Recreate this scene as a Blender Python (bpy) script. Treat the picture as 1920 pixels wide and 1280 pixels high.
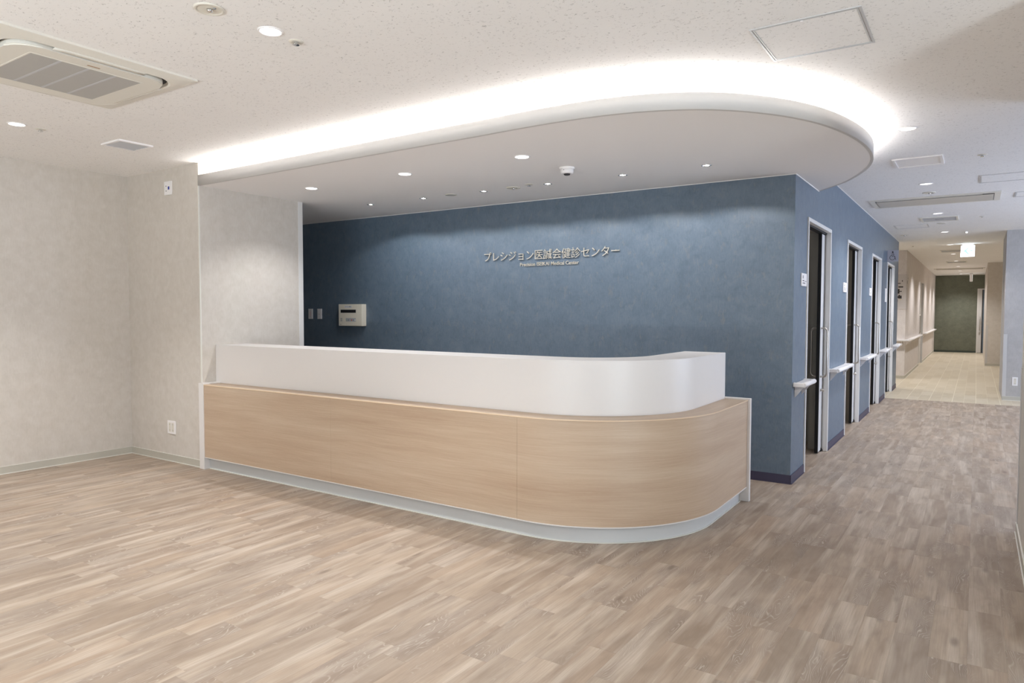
import bpy, bmesh, math, random
from mathutils import Vector, Matrix, noise

for o in list(bpy.data.objects):
    bpy.data.objects.remove(o)
SC = bpy.context.scene
COL = SC.collection
PI = math.pi
CEIL = 2.5913      # lobby and corridor ceiling
SOFFIT = 2.40      # underside of the canopy over the counter

# ------------------------------------------------------------------ camera, world, exposure
cam_d = bpy.data.cameras.new('camera')
cam = bpy.data.objects.new('camera', cam_d)
COL.objects.link(cam)
cam_d.sensor_width = 36.0
cam_d.lens = 1306.5 / 1920 * 36
cam_d.clip_start = 0.05
cam_d.clip_end = 100
def cam_axes(yaw, pitch, roll):
    y, p, r = (math.radians(a) for a in (yaw, pitch, roll))
    f = Vector((math.sin(y) * math.cos(p), math.cos(y) * math.cos(p), math.sin(p)))
    rt = Vector((math.cos(y), -math.sin(y), 0))
    up = rt.cross(f)
    return math.cos(r) * rt + math.sin(r) * up, -math.sin(r) * rt + math.cos(r) * up, f
CAM_POS = Vector((1.1771, -5.6863, 1.3397))
_r, _u, _f = cam_axes(-33.6582, -2.4289, 0.0847)
cam.matrix_world = Matrix(((_r.x, _u.x, -_f.x, CAM_POS.x), (_r.y, _u.y, -_f.y, CAM_POS.y),
                           (_r.z, _u.z, -_f.z, CAM_POS.z), (0, 0, 0, 1)))
SC.camera = cam

w = bpy.data.worlds.new('world')
SC.world = w
w.use_nodes = True
w.node_tree.nodes['Background'].inputs['Color'].default_value = (0.62, 0.75, 1.0, 1)
w.node_tree.nodes['Background'].inputs['Strength'].default_value = 1.0

SC.view_settings.view_transform = 'Standard'
SC.view_settings.look = 'None'
SC.view_settings.exposure = 0.0
SC.view_settings.gamma = 1.0
SC.view_settings.use_curve_mapping = False
SC.cycles.use_denoising = True
SC.cycles.max_bounces = 10
SC.cycles.diffuse_bounces = 6
SC.cycles.sample_clamp_indirect = 6.0
SC.cycles.caustics_reflective = False
SC.cycles.caustics_refractive = False

# light levels
K_LOBBY = 158.0       # lobby downlights (visible row and the rows behind the camera)
K_SOFFIT = 38.0      # three round downlights over the counter
K_WASH = 17.0         # six small adjustable spots washing the blue wall
K_CORR = 108.0        # corridor downlights
K_COVE = 9.0        # light strip in the cove, radiance
K_WINDOW = 92.0     # daylight through the hall window
K_ROOM = 4.0         # unseen fill points added in the rooms behind the doors
K_SIDE = 290.0       # unseen fill added to the right of the viewer
K_REAR = 690.0       # unseen upward fill added behind the viewer
WARM = (0.98, 0.985, 1.0)
CORR = (1.0, 0.985, 0.99)
WHITE = (0.98, 0.98, 1.0)
DAY = (0.66, 0.78, 1.0)

def lamp(name, kind, loc, power, color, parent=None, aim=None, **kw):
    d = bpy.data.lights.new(name, kind)
    d.energy = power
    d.color = color
    for k, v in kw.items():
        setattr(d, k, v)
    o = bpy.data.objects.new(name, d)
    COL.objects.link(o)
    o.location = loc
    if aim is not None:
        o.rotation_euler = Vector(aim).to_track_quat('-Z', 'Y').to_euler()
    if parent:
        o.parent = parent
    return o

# daylight: a wide window in the hall on the right, out of frame
lamp('window_daylight', 'AREA', (4.75, 3.3, 1.45), K_WINDOW, DAY, aim=(-1, 0, 0), shape='RECTANGLE', size=6.6, size_y=1.9)
lamp('hall_ceiling_fill', 'AREA', (5.3, 3.3, 0.35), K_WINDOW * 3.6, DAY, aim=(-1, 0, 0.75), shape='RECTANGLE', size=1.2, size_y=6.6)  # upturned fill added to brighten the corridor ceiling
# unseen fills added behind and to the right of the viewer
lamp('rear_fill', 'AREA', (-0.8, -9.7, 0.1), K_REAR, (0.85, 0.95, 1.0), aim=(0, 0.72, 0.7), shape='RECTANGLE', size=4.0, size_y=1.0)  # upward fill added for the lobby ceiling and counter front
lamp('side_fill', 'AREA', (4.0, -5.4, 0.1), K_SIDE, (0.85, 0.945, 1.0), aim=(-0.78, 0.15, 0.6), shape='RECTANGLE', size=1.0, size_y=4.5)  # fill added for the rounded counter end and the canopy underside
# lobby downlights behind the camera, same grid as the two in view
for lx in (-4.2, -1.48):
    for ly in (-6.2, -8.5):
        lamp('lobby_downlight_lamp', 'SPOT', (lx, ly, CEIL - 0.03), K_LOBBY, WARM, aim=(0, 0, -1),
             spot_size=math.radians(100), spot_blend=0.9, shadow_soft_size=0.05)

# ------------------------------------------------------------------ material helpers
def new_mat(name):
    m = bpy.data.materials.new(name)
    m.use_nodes = True
    nt = m.node_tree
    return m, nt, nt.nodes['Principled BSDF']

class N:
    """tiny node-building helper"""
    def __init__(self, nt):
        self.nt = nt
    def add(self, t, **kw):
        n = self.nt.nodes.new(t)
        for k, v in kw.items():
            setattr(n, k, v)
        return n
    def link(self, a, b):
        self.nt.links.new(a, b)
    def val(self, sock, v):
        if hasattr(v, 'is_output') or isinstance(v, bpy.types.NodeSocket):
            self.link(v, sock)
        else:
            sock.default_value = v
    def math(self, op, a, b=None, c=None, clamp=False):
        n = self.add('ShaderNodeMath', operation=op, use_clamp=clamp)
        self.val(n.inputs[0], a)
        if b is not None:
            self.val(n.inputs[1], b)
        if c is not None:
            self.val(n.inputs[2], c)
        return n.outputs[0]
    def mapr(self, v, a, b, c, d, smooth=False):
        n = self.add('ShaderNodeMapRange', interpolation_type='SMOOTHSTEP' if smooth else 'LINEAR')
        self.val(n.inputs[0], v)
        for i, x in zip((1, 2, 3, 4), (a, b, c, d)):
            self.val(n.inputs[i], x)
        return n.outputs[0]
    def mix(self, f, a, b, blend='MIX'):
        n = self.add('ShaderNodeMix', data_type='RGBA', blend_type=blend)
        self.val(n.inputs[0], f)
        self.val(n.inputs[6], a)
        self.val(n.inputs[7], b)
        return n.outputs[2]
    def noise(self, vec, scale, detail=3, rough=0.5, dist=0.0):
        n = self.add('ShaderNodeTexNoise')
        if vec is not None:
            self.link(vec, n.inputs['Vector'])
        n.inputs['Scale'].default_value = scale
        n.inputs['Detail'].default_value = detail
        n.inputs['Roughness'].default_value = rough
        n.inputs['Distortion'].default_value = dist
        return n.outputs['Fac']
    def scale(self, vec, s, off=None):
        n = self.add('ShaderNodeMapping')
        self.link(vec, n.inputs['Vector'])
        n.inputs['Scale'].default_value = s
        if off is not None:
            self.val(n.inputs['Location'], off)
        return n.outputs[0]
    def pos(self):
        return self.add('ShaderNodeNewGeometry').outputs['Position']
    def uv(self):
        return self.add('ShaderNodeUVMap', uv_map='UVMap').outputs[0]
    def ramp(self, f, stops):
        n = self.add('ShaderNodeValToRGB')
        self.val(n.inputs[0], f)
        e = n.color_ramp.elements
        e[0].position, e[0].color = stops[0][0], (*stops[0][1], 1)
        e[1].position, e[1].color = stops[-1][0], (*stops[-1][1], 1)
        for p, c in stops[1:-1]:
            x = e.new(p)
            x.color = (*c, 1)
        return n.outputs[0]
    def bump(self, h, strength, dist, bsdf):
        n = self.add('ShaderNodeBump')
        n.inputs['Strength'].default_value = strength
        n.inputs['Distance'].default_value = dist
        self.link(h, n.inputs['Height'])
        self.link(n.outputs[0], bsdf.inputs['Normal'])

def lin(r, g, b):
    def f(c):
        c /= 255
        return c / 12.92 if c <= 0.04045 else ((c + 0.055) / 1.055) ** 2.4
    return (f(r), f(g), f(b))

def plain(name, rgb, rough=0.5, metal=0.0, grain=0.02, emit=None, strength=0.0, spec=0.5):
    m, nt, p = new_mat(name)
    n = N(nt)
    c = lin(*rgb)
    f = n.noise(n.pos(), 35, 2)
    lo = tuple(x * (1 - grain) for x in c) + (1,)
    hi = tuple(min(1, x * (1 + grain)) for x in c) + (1,)
    n.link(n.mix(f, lo, hi), p.inputs['Base Color'])
    p.inputs['Roughness'].default_value = rough
    p.inputs['Metallic'].default_value = metal
    p.inputs['Specular IOR Level'].default_value = spec
    if emit:
        p.inputs['Emission Color'].default_value = (*emit, 1)
        p.inputs['Emission Strength'].default_value = strength
    return m

def wallpaper(name, lo, mid, hi, rough=0.75, fibre=0.35, spec=0.3, bump=0.12, big_scale=7.5):
    m, nt, p = new_mat(name)
    n = N(nt)
    pos = n.pos()
    big = n.noise(pos, big_scale, 6, 0.62, 0.4)
    fine = n.noise(n.scale(pos, (90, 90, 22)), 1.0, 3, 0.6)
    f = n.math('ADD', n.math('MULTIPLY', big, 1 - fibre), n.math('MULTIPLY', fine, fibre))
    c = n.ramp(n.mapr(f, 0.32, 0.68, 0, 1), [(0, lin(*lo)), (0.5, lin(*mid)), (1, lin(*hi))])
    n.link(c, p.inputs['Base Color'])
    p.inputs['Roughness'].default_value = rough
    p.inputs['Specular IOR Level'].default_value = spec
    n.bump(fine, bump, 0.004, p)
    return m

M = {}
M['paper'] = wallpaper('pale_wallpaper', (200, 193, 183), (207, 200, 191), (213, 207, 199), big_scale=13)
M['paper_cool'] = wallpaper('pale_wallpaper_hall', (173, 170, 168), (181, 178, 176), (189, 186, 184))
def blue_wall():
    m = wallpaper('blue_wallcovering', (87, 103, 119), (97, 113, 129), (109, 122, 135), rough=0.42, fibre=0.4, spec=0.6, bump=0.3)
    nt = m.node_tree
    n = N(nt)
    p = nt.nodes['Principled BSDF']
    old = p.inputs['Base Color'].links[0].from_socket
    pos = n.pos()
    blot = n.noise(pos, 14, 4, 0.65, 0.5)
    c = n.mix(n.mapr(blot, 0.52, 0.70, 0, 0.45), old, (*lin(74, 94, 112), 1))
    warm = n.noise(n.scale(pos, (1, 1, 0.45), (3, 1, 2)), 21, 4, 0.7, 0.3)
    c = n.mix(n.mapr(warm, 0.56, 0.74, 0, 0.5), c, (*lin(134, 132, 128), 1))
    n.link(c, p.inputs['Base Color'])
    return m
M['blue'] = blue_wall()
M['green'] = wallpaper('green_wallcovering', (97, 100, 87), (107, 110, 96), (117, 120, 105), rough=0.6)
M['room'] = plain('room_paint', (176, 172, 162), 0.8)
M['paper_beige'] = wallpaper('beige_corridor_wallpaper', (209, 201, 197), (218, 211, 207), (226, 220, 217))
M['white'] = plain('white_laminate', (226, 222, 219), 0.38, grain=0.008)
M['plinth'] = plain('plinth_laminate', (206, 207, 206), 0.45, grain=0.01)
M['frame'] = plain('door_frame_paint', (224, 222, 219), 0.4, grain=0.01)
M['leaf'] = plain('door_leaf_paint', (214, 212, 210), 0.4, grain=0.01)
M['base_pale'] = plain('pale_vinyl_skirting', (188, 184, 172), 0.5)
M['base_edge'] = plain('pale_vinyl_edge', (226, 224, 216), 0.4)
M['base_navy'] = plain('navy_vinyl_skirting', (62, 58, 80), 0.45)
M['base_green'] = plain('green_vinyl_skirting', (58, 68, 62), 0.5)
M['plastic'] = plain('white_plastic', (241, 238, 237), 0.35, grain=0.01)
M['ivory'] = plain('ivory_plastic', (222, 217, 205), 0.4, grain=0.01)
M['beige_metal'] = plain('beige_painted_metal', (241, 233, 215), 0.45)
M['grey'] = plain('grey_plastic', (150, 150, 150), 0.5)
M['lightgrey'] = plain('light_grey_plastic', (190, 190, 192), 0.5)
M['dark'] = plain('dark_slot', (28, 27, 28), 0.6)
M['black'] = plain('black_rubber', (14, 14, 16), 0.5)
M['ink'] = plain('dark_ink', (52, 48, 48), 0.6)
M['paleink'] = plain('grey_ink', (140, 138, 138), 0.6)
M['steel'] = plain('brushed_steel', (196, 190, 182), 0.28, metal=1.0)
M['chrome'] = plain('chrome', (225, 225, 225), 0.12, metal=1.0)
M['letters'] = plain('satin_metal_letters', (200, 194, 182), 0.45, metal=0.25)
M['alu'] = plain('aluminium_trim', (205, 205, 205), 0.4, metal=0.3)
M['tan'] = plain('tan_print', (170, 140, 110), 0.6)
M['bluejack'] = plain('blue_jack', (24, 46, 150), 0.4)
M['orange'] = plain('orange_lamp', (220, 110, 60), 0.4)
M['red'] = plain('pale_red_print', (228, 160, 155), 0.5)
M['greenled'] = plain('pale_green_button', (178, 200, 160), 0.4)
M['yellow'] = plain('yellow_print', (205, 190, 110), 0.5)
M['guard'] = plain('clear_grey_guard', (200, 198, 196), 0.4, grain=0.01)
M['signgrey'] = plain('grey_sign_plate', (168, 165, 172), 0.45)
M['mapplate'] = plain('map_plate', (205, 199, 196), 0.5)
M['fascia'] = plain('soffit_paint_darkened', (204, 201, 198), 0.85, grain=0.006, spec=0.2)  # same paint as the soffit, darkened against the strong light on the edge
M['lens'] = plain('lit_lens', (255, 255, 255), 0.4, emit=(1, 0.98, 0.96), strength=9)
M['lens_dim'] = plain('lit_lens_corridor', (255, 255, 255), 0.4, emit=(1, 0.97, 0.93), strength=2.2)
M['strip'] = plain('cove_strip', (255, 255, 255), 0.4, emit=(1, 0.985, 0.97), strength=K_COVE)
M['signlit'] = plain('lit_exit_panel', (255, 255, 255), 0.4, emit=(0.93, 0.97, 1.0), strength=1.8)
M['arrow'] = plain('lit_green_arrow', (60, 190, 160), 0.4, emit=(0.42, 0.86, 0.76), strength=0.66)
M['signprint'] = plain('lit_pale_print', (200, 225, 225), 0.4, emit=(0.80, 0.93, 0.95), strength=0.75)
M['acgrey'] = plain('grey_beige_panel', (196, 191, 182), 0.45)
M['grille'] = plain('grey_filter_grille', (176, 174, 170), 0.6)
M['acwhite'] = plain('air_conditioner_white', (226, 222, 212), 0.4, grain=0.01)

def make_ceiling_mat():
    m, nt, p = new_mat('fissured_ceiling_board')
    n = N(nt)
    pos = n.pos()
    a = n.noise(n.scale(pos, (0.75, 1.5, 1)), 40, 2, 0.5, 0.9)
    line = n.mapr(n.math('ABSOLUTE', n.math('SUBTRACT', a, 0.5)), 0.006, 0.022, 1, 0)
    gate = n.mapr(n.noise(pos, 62, 1, 0.5), 0.56, 0.62, 0, 1)
    pit = n.math('MULTIPLY', line, gate)
    tone = n.noise(pos, 3, 2)
    base = n.mix(tone, (*lin(240, 238, 236), 1), (*lin(244, 242, 240), 1))
    c = n.mix(n.math('MULTIPLY', pit, 0.56), base, (*lin(128, 124, 120), 1))
    n.link(c, p.inputs['Base Color'])
    p.inputs['Roughness'].default_value = 0.9
    p.inputs['Specular IOR Level'].default_value = 0.2
    n.bump(n.math('MULTIPLY', pit, -1.0), 0.3, 0.003, p)
    return m
M['ceiling'] = make_ceiling_mat()
M['soffit'] = plain('smooth_ceiling_paint', (243, 240, 238), 0.85, grain=0.006, spec=0.2)

def make_counter_wood():
    m, nt, p = new_mat('pale_oak_laminate')
    n = N(nt)
    uv = n.uv()
    warp = n.noise(n.scale(uv, (1.6, 3, 1)), 1.0, 2)
    cv = n.add('ShaderNodeCombineXYZ')
    sep = n.add('ShaderNodeSeparateXYZ')
    n.link(uv, sep.inputs[0])
    n.link(n.math('MULTIPLY', sep.outputs[0], 1.0), cv.inputs[0])
    n.link(n.math('ADD', sep.outputs[1], n.math('MULTIPLY', warp, 0.035)), cv.inputs[1])
    v = cv.outputs[0]
    broad = n.noise(n.scale(v, (0.7, 11, 1)), 1.0, 3, 0.55)
    fine = n.noise(n.scale(v, (4.0, 130, 1)), 1.0, 2, 0.5)
    pore = n.noise(n.scale(v, (30, 420, 1)), 1.0, 1)
    f = n.math('ADD', n.math('MULTIPLY', broad, 0.62), n.math('ADD', n.math('MULTIPLY', fine, 0.26), n.math('MULTIPLY', pore, 0.12)))
    c = n.ramp(n.mapr(f, 0.33, 0.67, 0, 1), [(0, lin(177, 152, 128)), (0.5, lin(190, 167, 143)), (1, lin(201, 181, 158))])
    n.link(c, p.inputs['Base Color'])
    p.inputs['Roughness'].default_value = 0.42
    return m
M['oak'] = make_counter_wood()
M['oak_highlight'] = plain('oak_highlight_band', (222, 198, 168), 0.4)  # ledge edge colour made paler to carry its highlight

def make_plank_mat():
    """greige limed-oak vinyl plank: u runs along the plank (m), v across it, seed differs per plank"""
    m, nt, p = new_mat('limed_oak_plank')
    n = N(nt)
    uv = n.uv()
    seed = n.add('ShaderNodeAttribute', attribute_type='GEOMETRY', attribute_name='seed').outputs['Fac']
    sep = n.add('ShaderNodeSeparateXYZ')
    n.link(uv, sep.inputs[0])
    cv = n.add('ShaderNodeCombineXYZ')
    n.link(n.math('ADD', sep.outputs[0], n.math('MULTIPLY', seed, 37.0)), cv.inputs[0])
    n.link(n.math('ADD', sep.outputs[1], n.math('MULTIPLY', seed, 91.0)), cv.inputs[1])
    v = cv.outputs[0]
    s2 = n.math('FRACT', n.math('MULTIPLY', seed, 7.31))
    s3 = n.math('FRACT', n.math('MULTIPLY', seed, 13.77))
    tone = n.ramp(seed, [(0, lin(163, 142, 122)), (0.2, lin(179, 160, 141)), (0.45, lin(191, 171, 150)),
                         (0.7, lin(184, 161, 139)), (0.85, lin(171, 154, 138)), (1, lin(200, 182, 163))])
    # lighter and darker clouds along the board
    cloud = n.noise(n.scale(v, (2.6, 9, 1)), 1.0, 3, 0.6, 0.3)
    c = n.mix(n.mapr(cloud, 0.42, 0.66, 0, 0.52), tone, (*lin(133, 113, 95), 1))
    light = n.noise(n.scale(v, (1.5, 16, 1), (3.0, 5.0, 0)), 1.0, 2, 0.5)
    c = n.mix(n.mapr(light, 0.48, 0.72, 0, 0.72), c, (*lin(222, 207, 190), 1))
    streak = n.noise(n.scale(v, (4.5, 150, 1)), 1.0, 3, 0.6)
    c = n.mix(n.mapr(streak, 0.40, 0.70, 0, 0.42), c, (*lin(150, 131, 113), 1))
    # limed grain on some boards: lines along the board, pushed into loops by a slow field
    fld = n.noise(n.scale(v, (2.4, 9.5, 1), (9.0, 2.0, 0)), 1.0, 2, 0.45, 0.35)
    ph = n.math('ADD', n.math('MULTIPLY', sep.outputs[1], 300.0), n.math('MULTIPLY', fld, 84.0))
    ring = n.math('ABSOLUTE', n.math('SINE', ph))
    ring = n.mapr(ring, 0.0, 0.50, 1, 0)
    brk = n.noise(n.scale(v, (14, 60, 1)), 1.0, 2, 0.6)
    ring = n.math('MULTIPLY', ring, n.mapr(brk, 0.36, 0.60, 0.1, 1))
    where = n.math('MULTIPLY', n.mapr(n.noise(n.scale(v, (2.6, 9, 1), (1.0, 7.0, 0)), 1.0, 1), 0.44, 0.60, 0, 1),
                   n.mapr(s2, 0.25, 0.60, 0.1, 1))
    under = n.math('MULTIPLY', where, 0.5)
    c = n.mix(under, c, (*lin(142, 124, 110), 1))
    lime = n.math('MULTIPLY', n.math('MULTIPLY', ring, where), 0.85)
    c = n.mix(lime, c, (*lin(216, 204, 190), 1))
    # knots
    vo = n.add('ShaderNodeTexVoronoi')
    n.link(n.scale(v, (2.4, 7.5, 1)), vo.inputs['Vector'])
    vo.inputs['Scale'].default_value = 1.0
    vo.inputs['Randomness'].default_value = 1.0
    knot = n.math('MULTIPLY', n.mapr(vo.outputs['Distance'], 0.03, 0.17, 1, 0, True), n.mapr(s3, 0.45, 0.6, 0, 1))
    c = n.mix(n.math('MULTIPLY', knot, 0.6), c, (*lin(112, 94, 80), 1))
    c = n.mix(0.20, c, (*lin(90, 86, 82), 1))
    n.link(c, p.inputs['Base Color'])
    n.link(n.mapr(cloud, 0.3, 0.7, 0.40, 0.50), p.inputs['Roughness'])
    p.inputs['Specular IOR Level'].default_value = 0.42
    n.bump(streak, 0.06, 0.002, p)
    return m
M['plank'] = make_plank_mat()

def make_tile_mat():
    m, nt, p = new_mat('cream_floor_tile')
    n = N(nt)
    uv = n.uv()
    seed = n.add('ShaderNodeAttribute', attribute_type='GEOMETRY', attribute_name='seed').outputs['Fac']
    f = n.noise(n.scale(n.pos(), (14, 4, 1)), 1.0, 3)
    c = n.ramp(n.math('ADD', n.math('MULTIPLY', seed, 0.5), n.math('MULTIPLY', f, 0.5)),
               [(0.1, lin(193, 180, 157)), (0.5, lin(203, 191, 168)), (0.9, lin(211, 200, 180))])
    n.link(c, p.inputs['Base Color'])
    p.inputs['Roughness'].default_value = 0.38
    return m
M['tile'] = make_tile_mat()
M['tile_joint'] = plain('pale_tile_joint', (232, 224, 204), 0.4)
M['slab'] = plain('floor_slab', (150, 136, 120), 0.8)

# ------------------------------------------------------------------ geometry helpers
class G:
    def __init__(self):
        self.bm = bmesh.new()
        self.uvl = self.bm.loops.layers.uv.new('UVMap')
        self.mats = []
        self.cur = 0
    def mat(self, m):
        if m not in self.mats:
            self.mats.append(m)
        self.cur = self.mats.index(m)
        return self
    def face(self, vs, uvs=None, smooth=False):
        f = self.bm.faces.new(vs)
        f.material_index = self.cur
        f.smooth = smooth
        for i, l in enumerate(f.loops):
            if uvs:
                l[self.uvl].uv = uvs[i]
            else:
                l[self.uvl].uv = (l.vert.co.x, l.vert.co.y + l.vert.co.z)
        return f
    def box(self, x0, x1, y0, y1, z0, z1, bevel=0.0, seg=1):
        vs = [self.bm.verts.new((x, y, z)) for z in (z0, z1) for y in (y0, y1) for x in (x0, x1)]
        q = [(0, 2, 3, 1), (4, 5, 7, 6), (0, 1, 5, 4), (2, 6, 7, 3), (0, 4, 6, 2), (1, 3, 7, 5)]
        fs = [self.face([vs[i] for i in k]) for k in q]
        if bevel > 0:
            es = list({e for f in fs for e in f.edges})
            bmesh.ops.bevel(self.bm, geom=es, offset=bevel, segments=seg, affect='EDGES', profile=0.5, clamp_overlap=True)
        return self
    def cyl(self, c, r, h, seg=24, axis='z', r2=None, smooth=True):
        """solid of revolution from c along +axis with height h"""
        r2 = r if r2 is None else r2
        return self.lathe(c, [(0, 0), (r, 0), (r2, h), (0, h)], seg, axis, smooth)
    def lathe(self, c, prof, seg=24, axis='z', smooth=True):
        """profile = list of (radius, height along axis)"""
        cx, cy, cz = c
        def pt(r, h, a):
            u, v = r * math.cos(a), r * math.sin(a)
            if axis == 'z':
                return (cx + u, cy + v, cz + h)
            if axis == 'x':
                return (cx + h, cy + u, cz + v)
            return (cx + v, cy + h, cz + u)
        rings = []
        for r, h in prof:
            if r < 1e-7:
                rings.append([self.bm.verts.new(pt(0, h, 0))])
            else:
                rings.append([self.bm.verts.new(pt(r, h, 2 * PI * i / seg)) for i in range(seg)])
        for a, b in zip(rings[:-1], rings[1:]):
            for i in range(seg):
                j = (i + 1) % seg
                if len(a) == 1 and len(b) == 1:
                    continue
                if len(a) == 1:
                    self.face([a[0], b[j], b[i]], smooth=False)
                elif len(b) == 1:
                    self.face([a[i], a[j], b[0]], smooth=False)
                else:
                    self.face([a[i], a[j], b[j], b[i]], smooth=smooth)
        return self
    def tube(self, pts, r, seg=10, caps=True, smooth=True):
        pts = [Vector(p) for p in pts]
        rings = []
        ref = None
        for i, p in enumerate(pts):
            t = ((pts[min(i + 1, len(pts) - 1)] - p).normalized() + (p - pts[max(i - 1, 0)]).normalized())
            t.normalize()
            if ref is None:
                ref = t.orthogonal().normalized()
            ref = (ref - t * ref.dot(t)).normalized()
            b = t.cross(ref)
            rings.append([self.bm.verts.new(p + ref * r * math.cos(2 * PI * k / seg) + b * r * math.sin(2 * PI * k / seg)) for k in range(seg)])
        for a, b in zip(rings[:-1], rings[1:]):
            for i in range(seg):
                j = (i + 1) % seg
                self.face([a[i], a[j], b[j], b[i]], smooth=smooth)
        if caps:
            self.face(list(reversed(rings[0])))
            self.face(rings[-1])
        return self
    def prism(self, poly, z0, z1, axis='z'):
        """extruded polygon (counter-clockwise list of 2-D points)"""
        def P(a, b, h):
            return (a, b, h) if axis == 'z' else ((h, a, b) if axis == 'x' else (a, h, b))
        lo = [self.bm.verts.new(P(a, b, z0)) for a, b in poly]
        hi = [self.bm.verts.new(P(a, b, z1)) for a, b in poly]
        self.face(list(reversed(lo)))
        self.face(hi)
        k = len(poly)
        for i in range(k):
            j = (i + 1) % k
            self.face([lo[i], lo[j], hi[j], hi[i]])
        return self
    def ring_prism(self, outer, inner, z0, z1):
        """solid between two outlines with the same number of points"""
        k = len(outer)
        L = [[self.bm.verts.new((a, b, z)) for a, b in o] for z in (z0, z1) for o in (outer, inner)]
        ol, il, oh, ih = L
        for i in range(k):
            j = (i + 1) % k
            self.face([ol[j], ol[i], il[i], il[j]])
            self.face([oh[i], oh[j], ih[j], ih[i]])
            self.face([ol[i], ol[j], oh[j], oh[i]])
            self.face([il[j], il[i], ih[i], ih[j]])
        return self
    def obj(self, name, mat=None, parent=None, loc=None, autosmooth=False, **props):
        bm = self.bm
        bmesh.ops.recalc_face_normals(bm, faces=bm.faces[:])
        me = bpy.data.meshes.new(name)
        bm.to_mesh(me)
        bm.free()
        for mm in ([mat] if mat else self.mats):
            me.materials.append(mm)
        o = bpy.data.objects.new(name, me)
        COL.objects.link(o)
        if parent:
            o.parent = parent
        if loc:
            o.location = loc
        for k, v in props.items():
            o[k] = v
        return o

def thing(name, label, category, loc=(0, 0, 0), rot=0.0, group=None):
    o = bpy.data.objects.new(name, None)
    o.empty_display_size = 0.05
    COL.objects.link(o)
    o.location = loc
    o.rotation_euler = (0, 0, rot)
    o['label'] = label
    o['category'] = category
    if group:
        o['group'] = group
    return o

def dup(root, loc, label, group=None, rot=None):
    r = root.copy()
    COL.objects.link(r)
    r.location = loc
    if rot is not None:
        r.rotation_euler = (0, 0, rot)
    r['label'] = label
    if group:
        r['group'] = group
    for ch in list(root.children):
        c = ch.copy()
        COL.objects.link(c)
        c.parent = r
        for g in ch.children:
            d = g.copy()
            COL.objects.link(d)
            d.parent = c
    return r

def struct(name, g, mat=None, parent=None, label=None):
    o = g.obj(name, mat, parent)
    o['kind'] = 'structure'
    if label:
        o['label'] = label
    return o

# ------------------------------------------------------------------ room shell
YSEAM = 6.62                      # planks end, cream tiles begin
XL, YP, XP, YQ = -5.454, -2.22, -4.313, -1.13   # left wall, pale pier front / right face / back
XR, YR = 1.415, -0.484            # near right wall and where it ends
DOORS = [(0.476, 1.576), (2.600, 3.719), (4.731, 5.813), (6.634, 7.715)]
DOOR_H = 2.126
YB = 8.50                         # end of the blue corridor wall

g = G()
g.box(-6.7, 5.0, -9.2, 23.0, -0.12, -0.004)
floor = struct('floor', g, M['slab'], label='limed oak look plank floor with cream tiles down the corridor')

struct('ceiling', G().box(-6.7, 5.0, -9.2, 23.0, CEIL, CEIL + 0.1), M['ceiling'],
       label='pale fissured board ceiling')

struct('wall_left', G().box(XL - 0.15, XL, -9.0, YP, 0, CEIL), M['paper'], label='pale mottled wall at far left')
struct('wall_pier', G().box(-6.6, XP, YP, YQ, 0, CEIL), M['paper'], label='pale pier at the left end of the counter')
g = G()
g.box(-5.7, 3.45, -9.15, -9.0, 0, 0.4)
g.box(-5.7, 3.45, -9.15, -9.0, 2.4, CEIL)
g.box(-5.7, -2.8, -9.15, -9.0, 0.4, 2.4)
g.box(1.2, 3.45, -9.15, -9.0, 0.4, 2.4)
struct('wall_rear', g, M['paper'], label='pale wall behind the viewer')
struct('wall_back', G().box(-6.6, 0.0, 0.0, 0.13, 0, CEIL), M['blue'], label='mottled blue wall behind the counter')
struct('wall_nook', G().box(-6.75, -6.6, YQ, 0.0, 0, CEIL), M['paper'], label='end wall of the nook behind the pier')

# blue corridor wall: outer lining, and the inner lining of the door pockets
g, h = G(), G()
edges = [0.13] + [v for d in DOORS for v in d] + [YB]
for i in range(0, len(edges), 2):
    a, b = edges[i], edges[i + 1]
    g.box(-0.03, 0.0, a, b, 0, CEIL)
    h.box(-0.17, -0.085, a + (0.02 if i else 0), b, 0, CEIL)
    if i == len(edges) - 2:
        g.box(-0.13, -0.03, YB - 0.03, YB, 0, CEIL)
for a, b in DOORS:
    g.box(-0.03, 0.0, a, b, DOOR_H, CEIL)
    h.box(-0.17, -0.085, a, b, DOOR_H - 0.02, CEIL)
struct('wall_corridor_left', g, M['blue'], label='blue corridor wall with four door openings')
struct('wall_pocket', h, M['room'], label='inner lining of the sliding door pockets')
# rooms behind the four doors
g = G()
g.box(-2.6, -2.5, 0.13, YB, 0, CEIL)
for yy in (2.05, 4.20, 6.20, YB - 0.1):
    g.box(-2.5, -0.17, yy, yy + 0.08, 0, CEIL)
struct('wall_rooms', g, M['room'], label='grey walls of the rooms behind the doors')

g = G()
g.box(3.3, 3.45, -9.0, YR - 0.15, 0, 0.3)
g.box(3.3, 3.45, -9.0, YR - 0.15, 2.45, CEIL)
g.box(3.3, 3.45, -9.0, -8.4, 0.3, 2.45)
g.box(3.3, 3.45, -2.5, YR - 0.15, 0.3, 2.45)
struct('wall_lobby_right', g, M['paper'], label='unseen wall with an opening added for fill light, far to the right of the viewer')  # opening added to let the side fill in
struct('wall_right', G().box(XR, XR + 0.15, -2.3, YR, 0, CEIL), M['paper'], label='pale wall beside the viewer at the right edge')
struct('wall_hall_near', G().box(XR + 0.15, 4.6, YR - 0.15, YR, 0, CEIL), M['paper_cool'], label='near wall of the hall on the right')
g = G()
g.box(4.5, 4.62, YR, 7.35, 0, 0.45)
g.box(4.5, 4.62, YR, 7.35, 2.45, CEIL)
g.box(4.5, 4.62, YR, -0.05, 0.45, 2.45)
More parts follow.
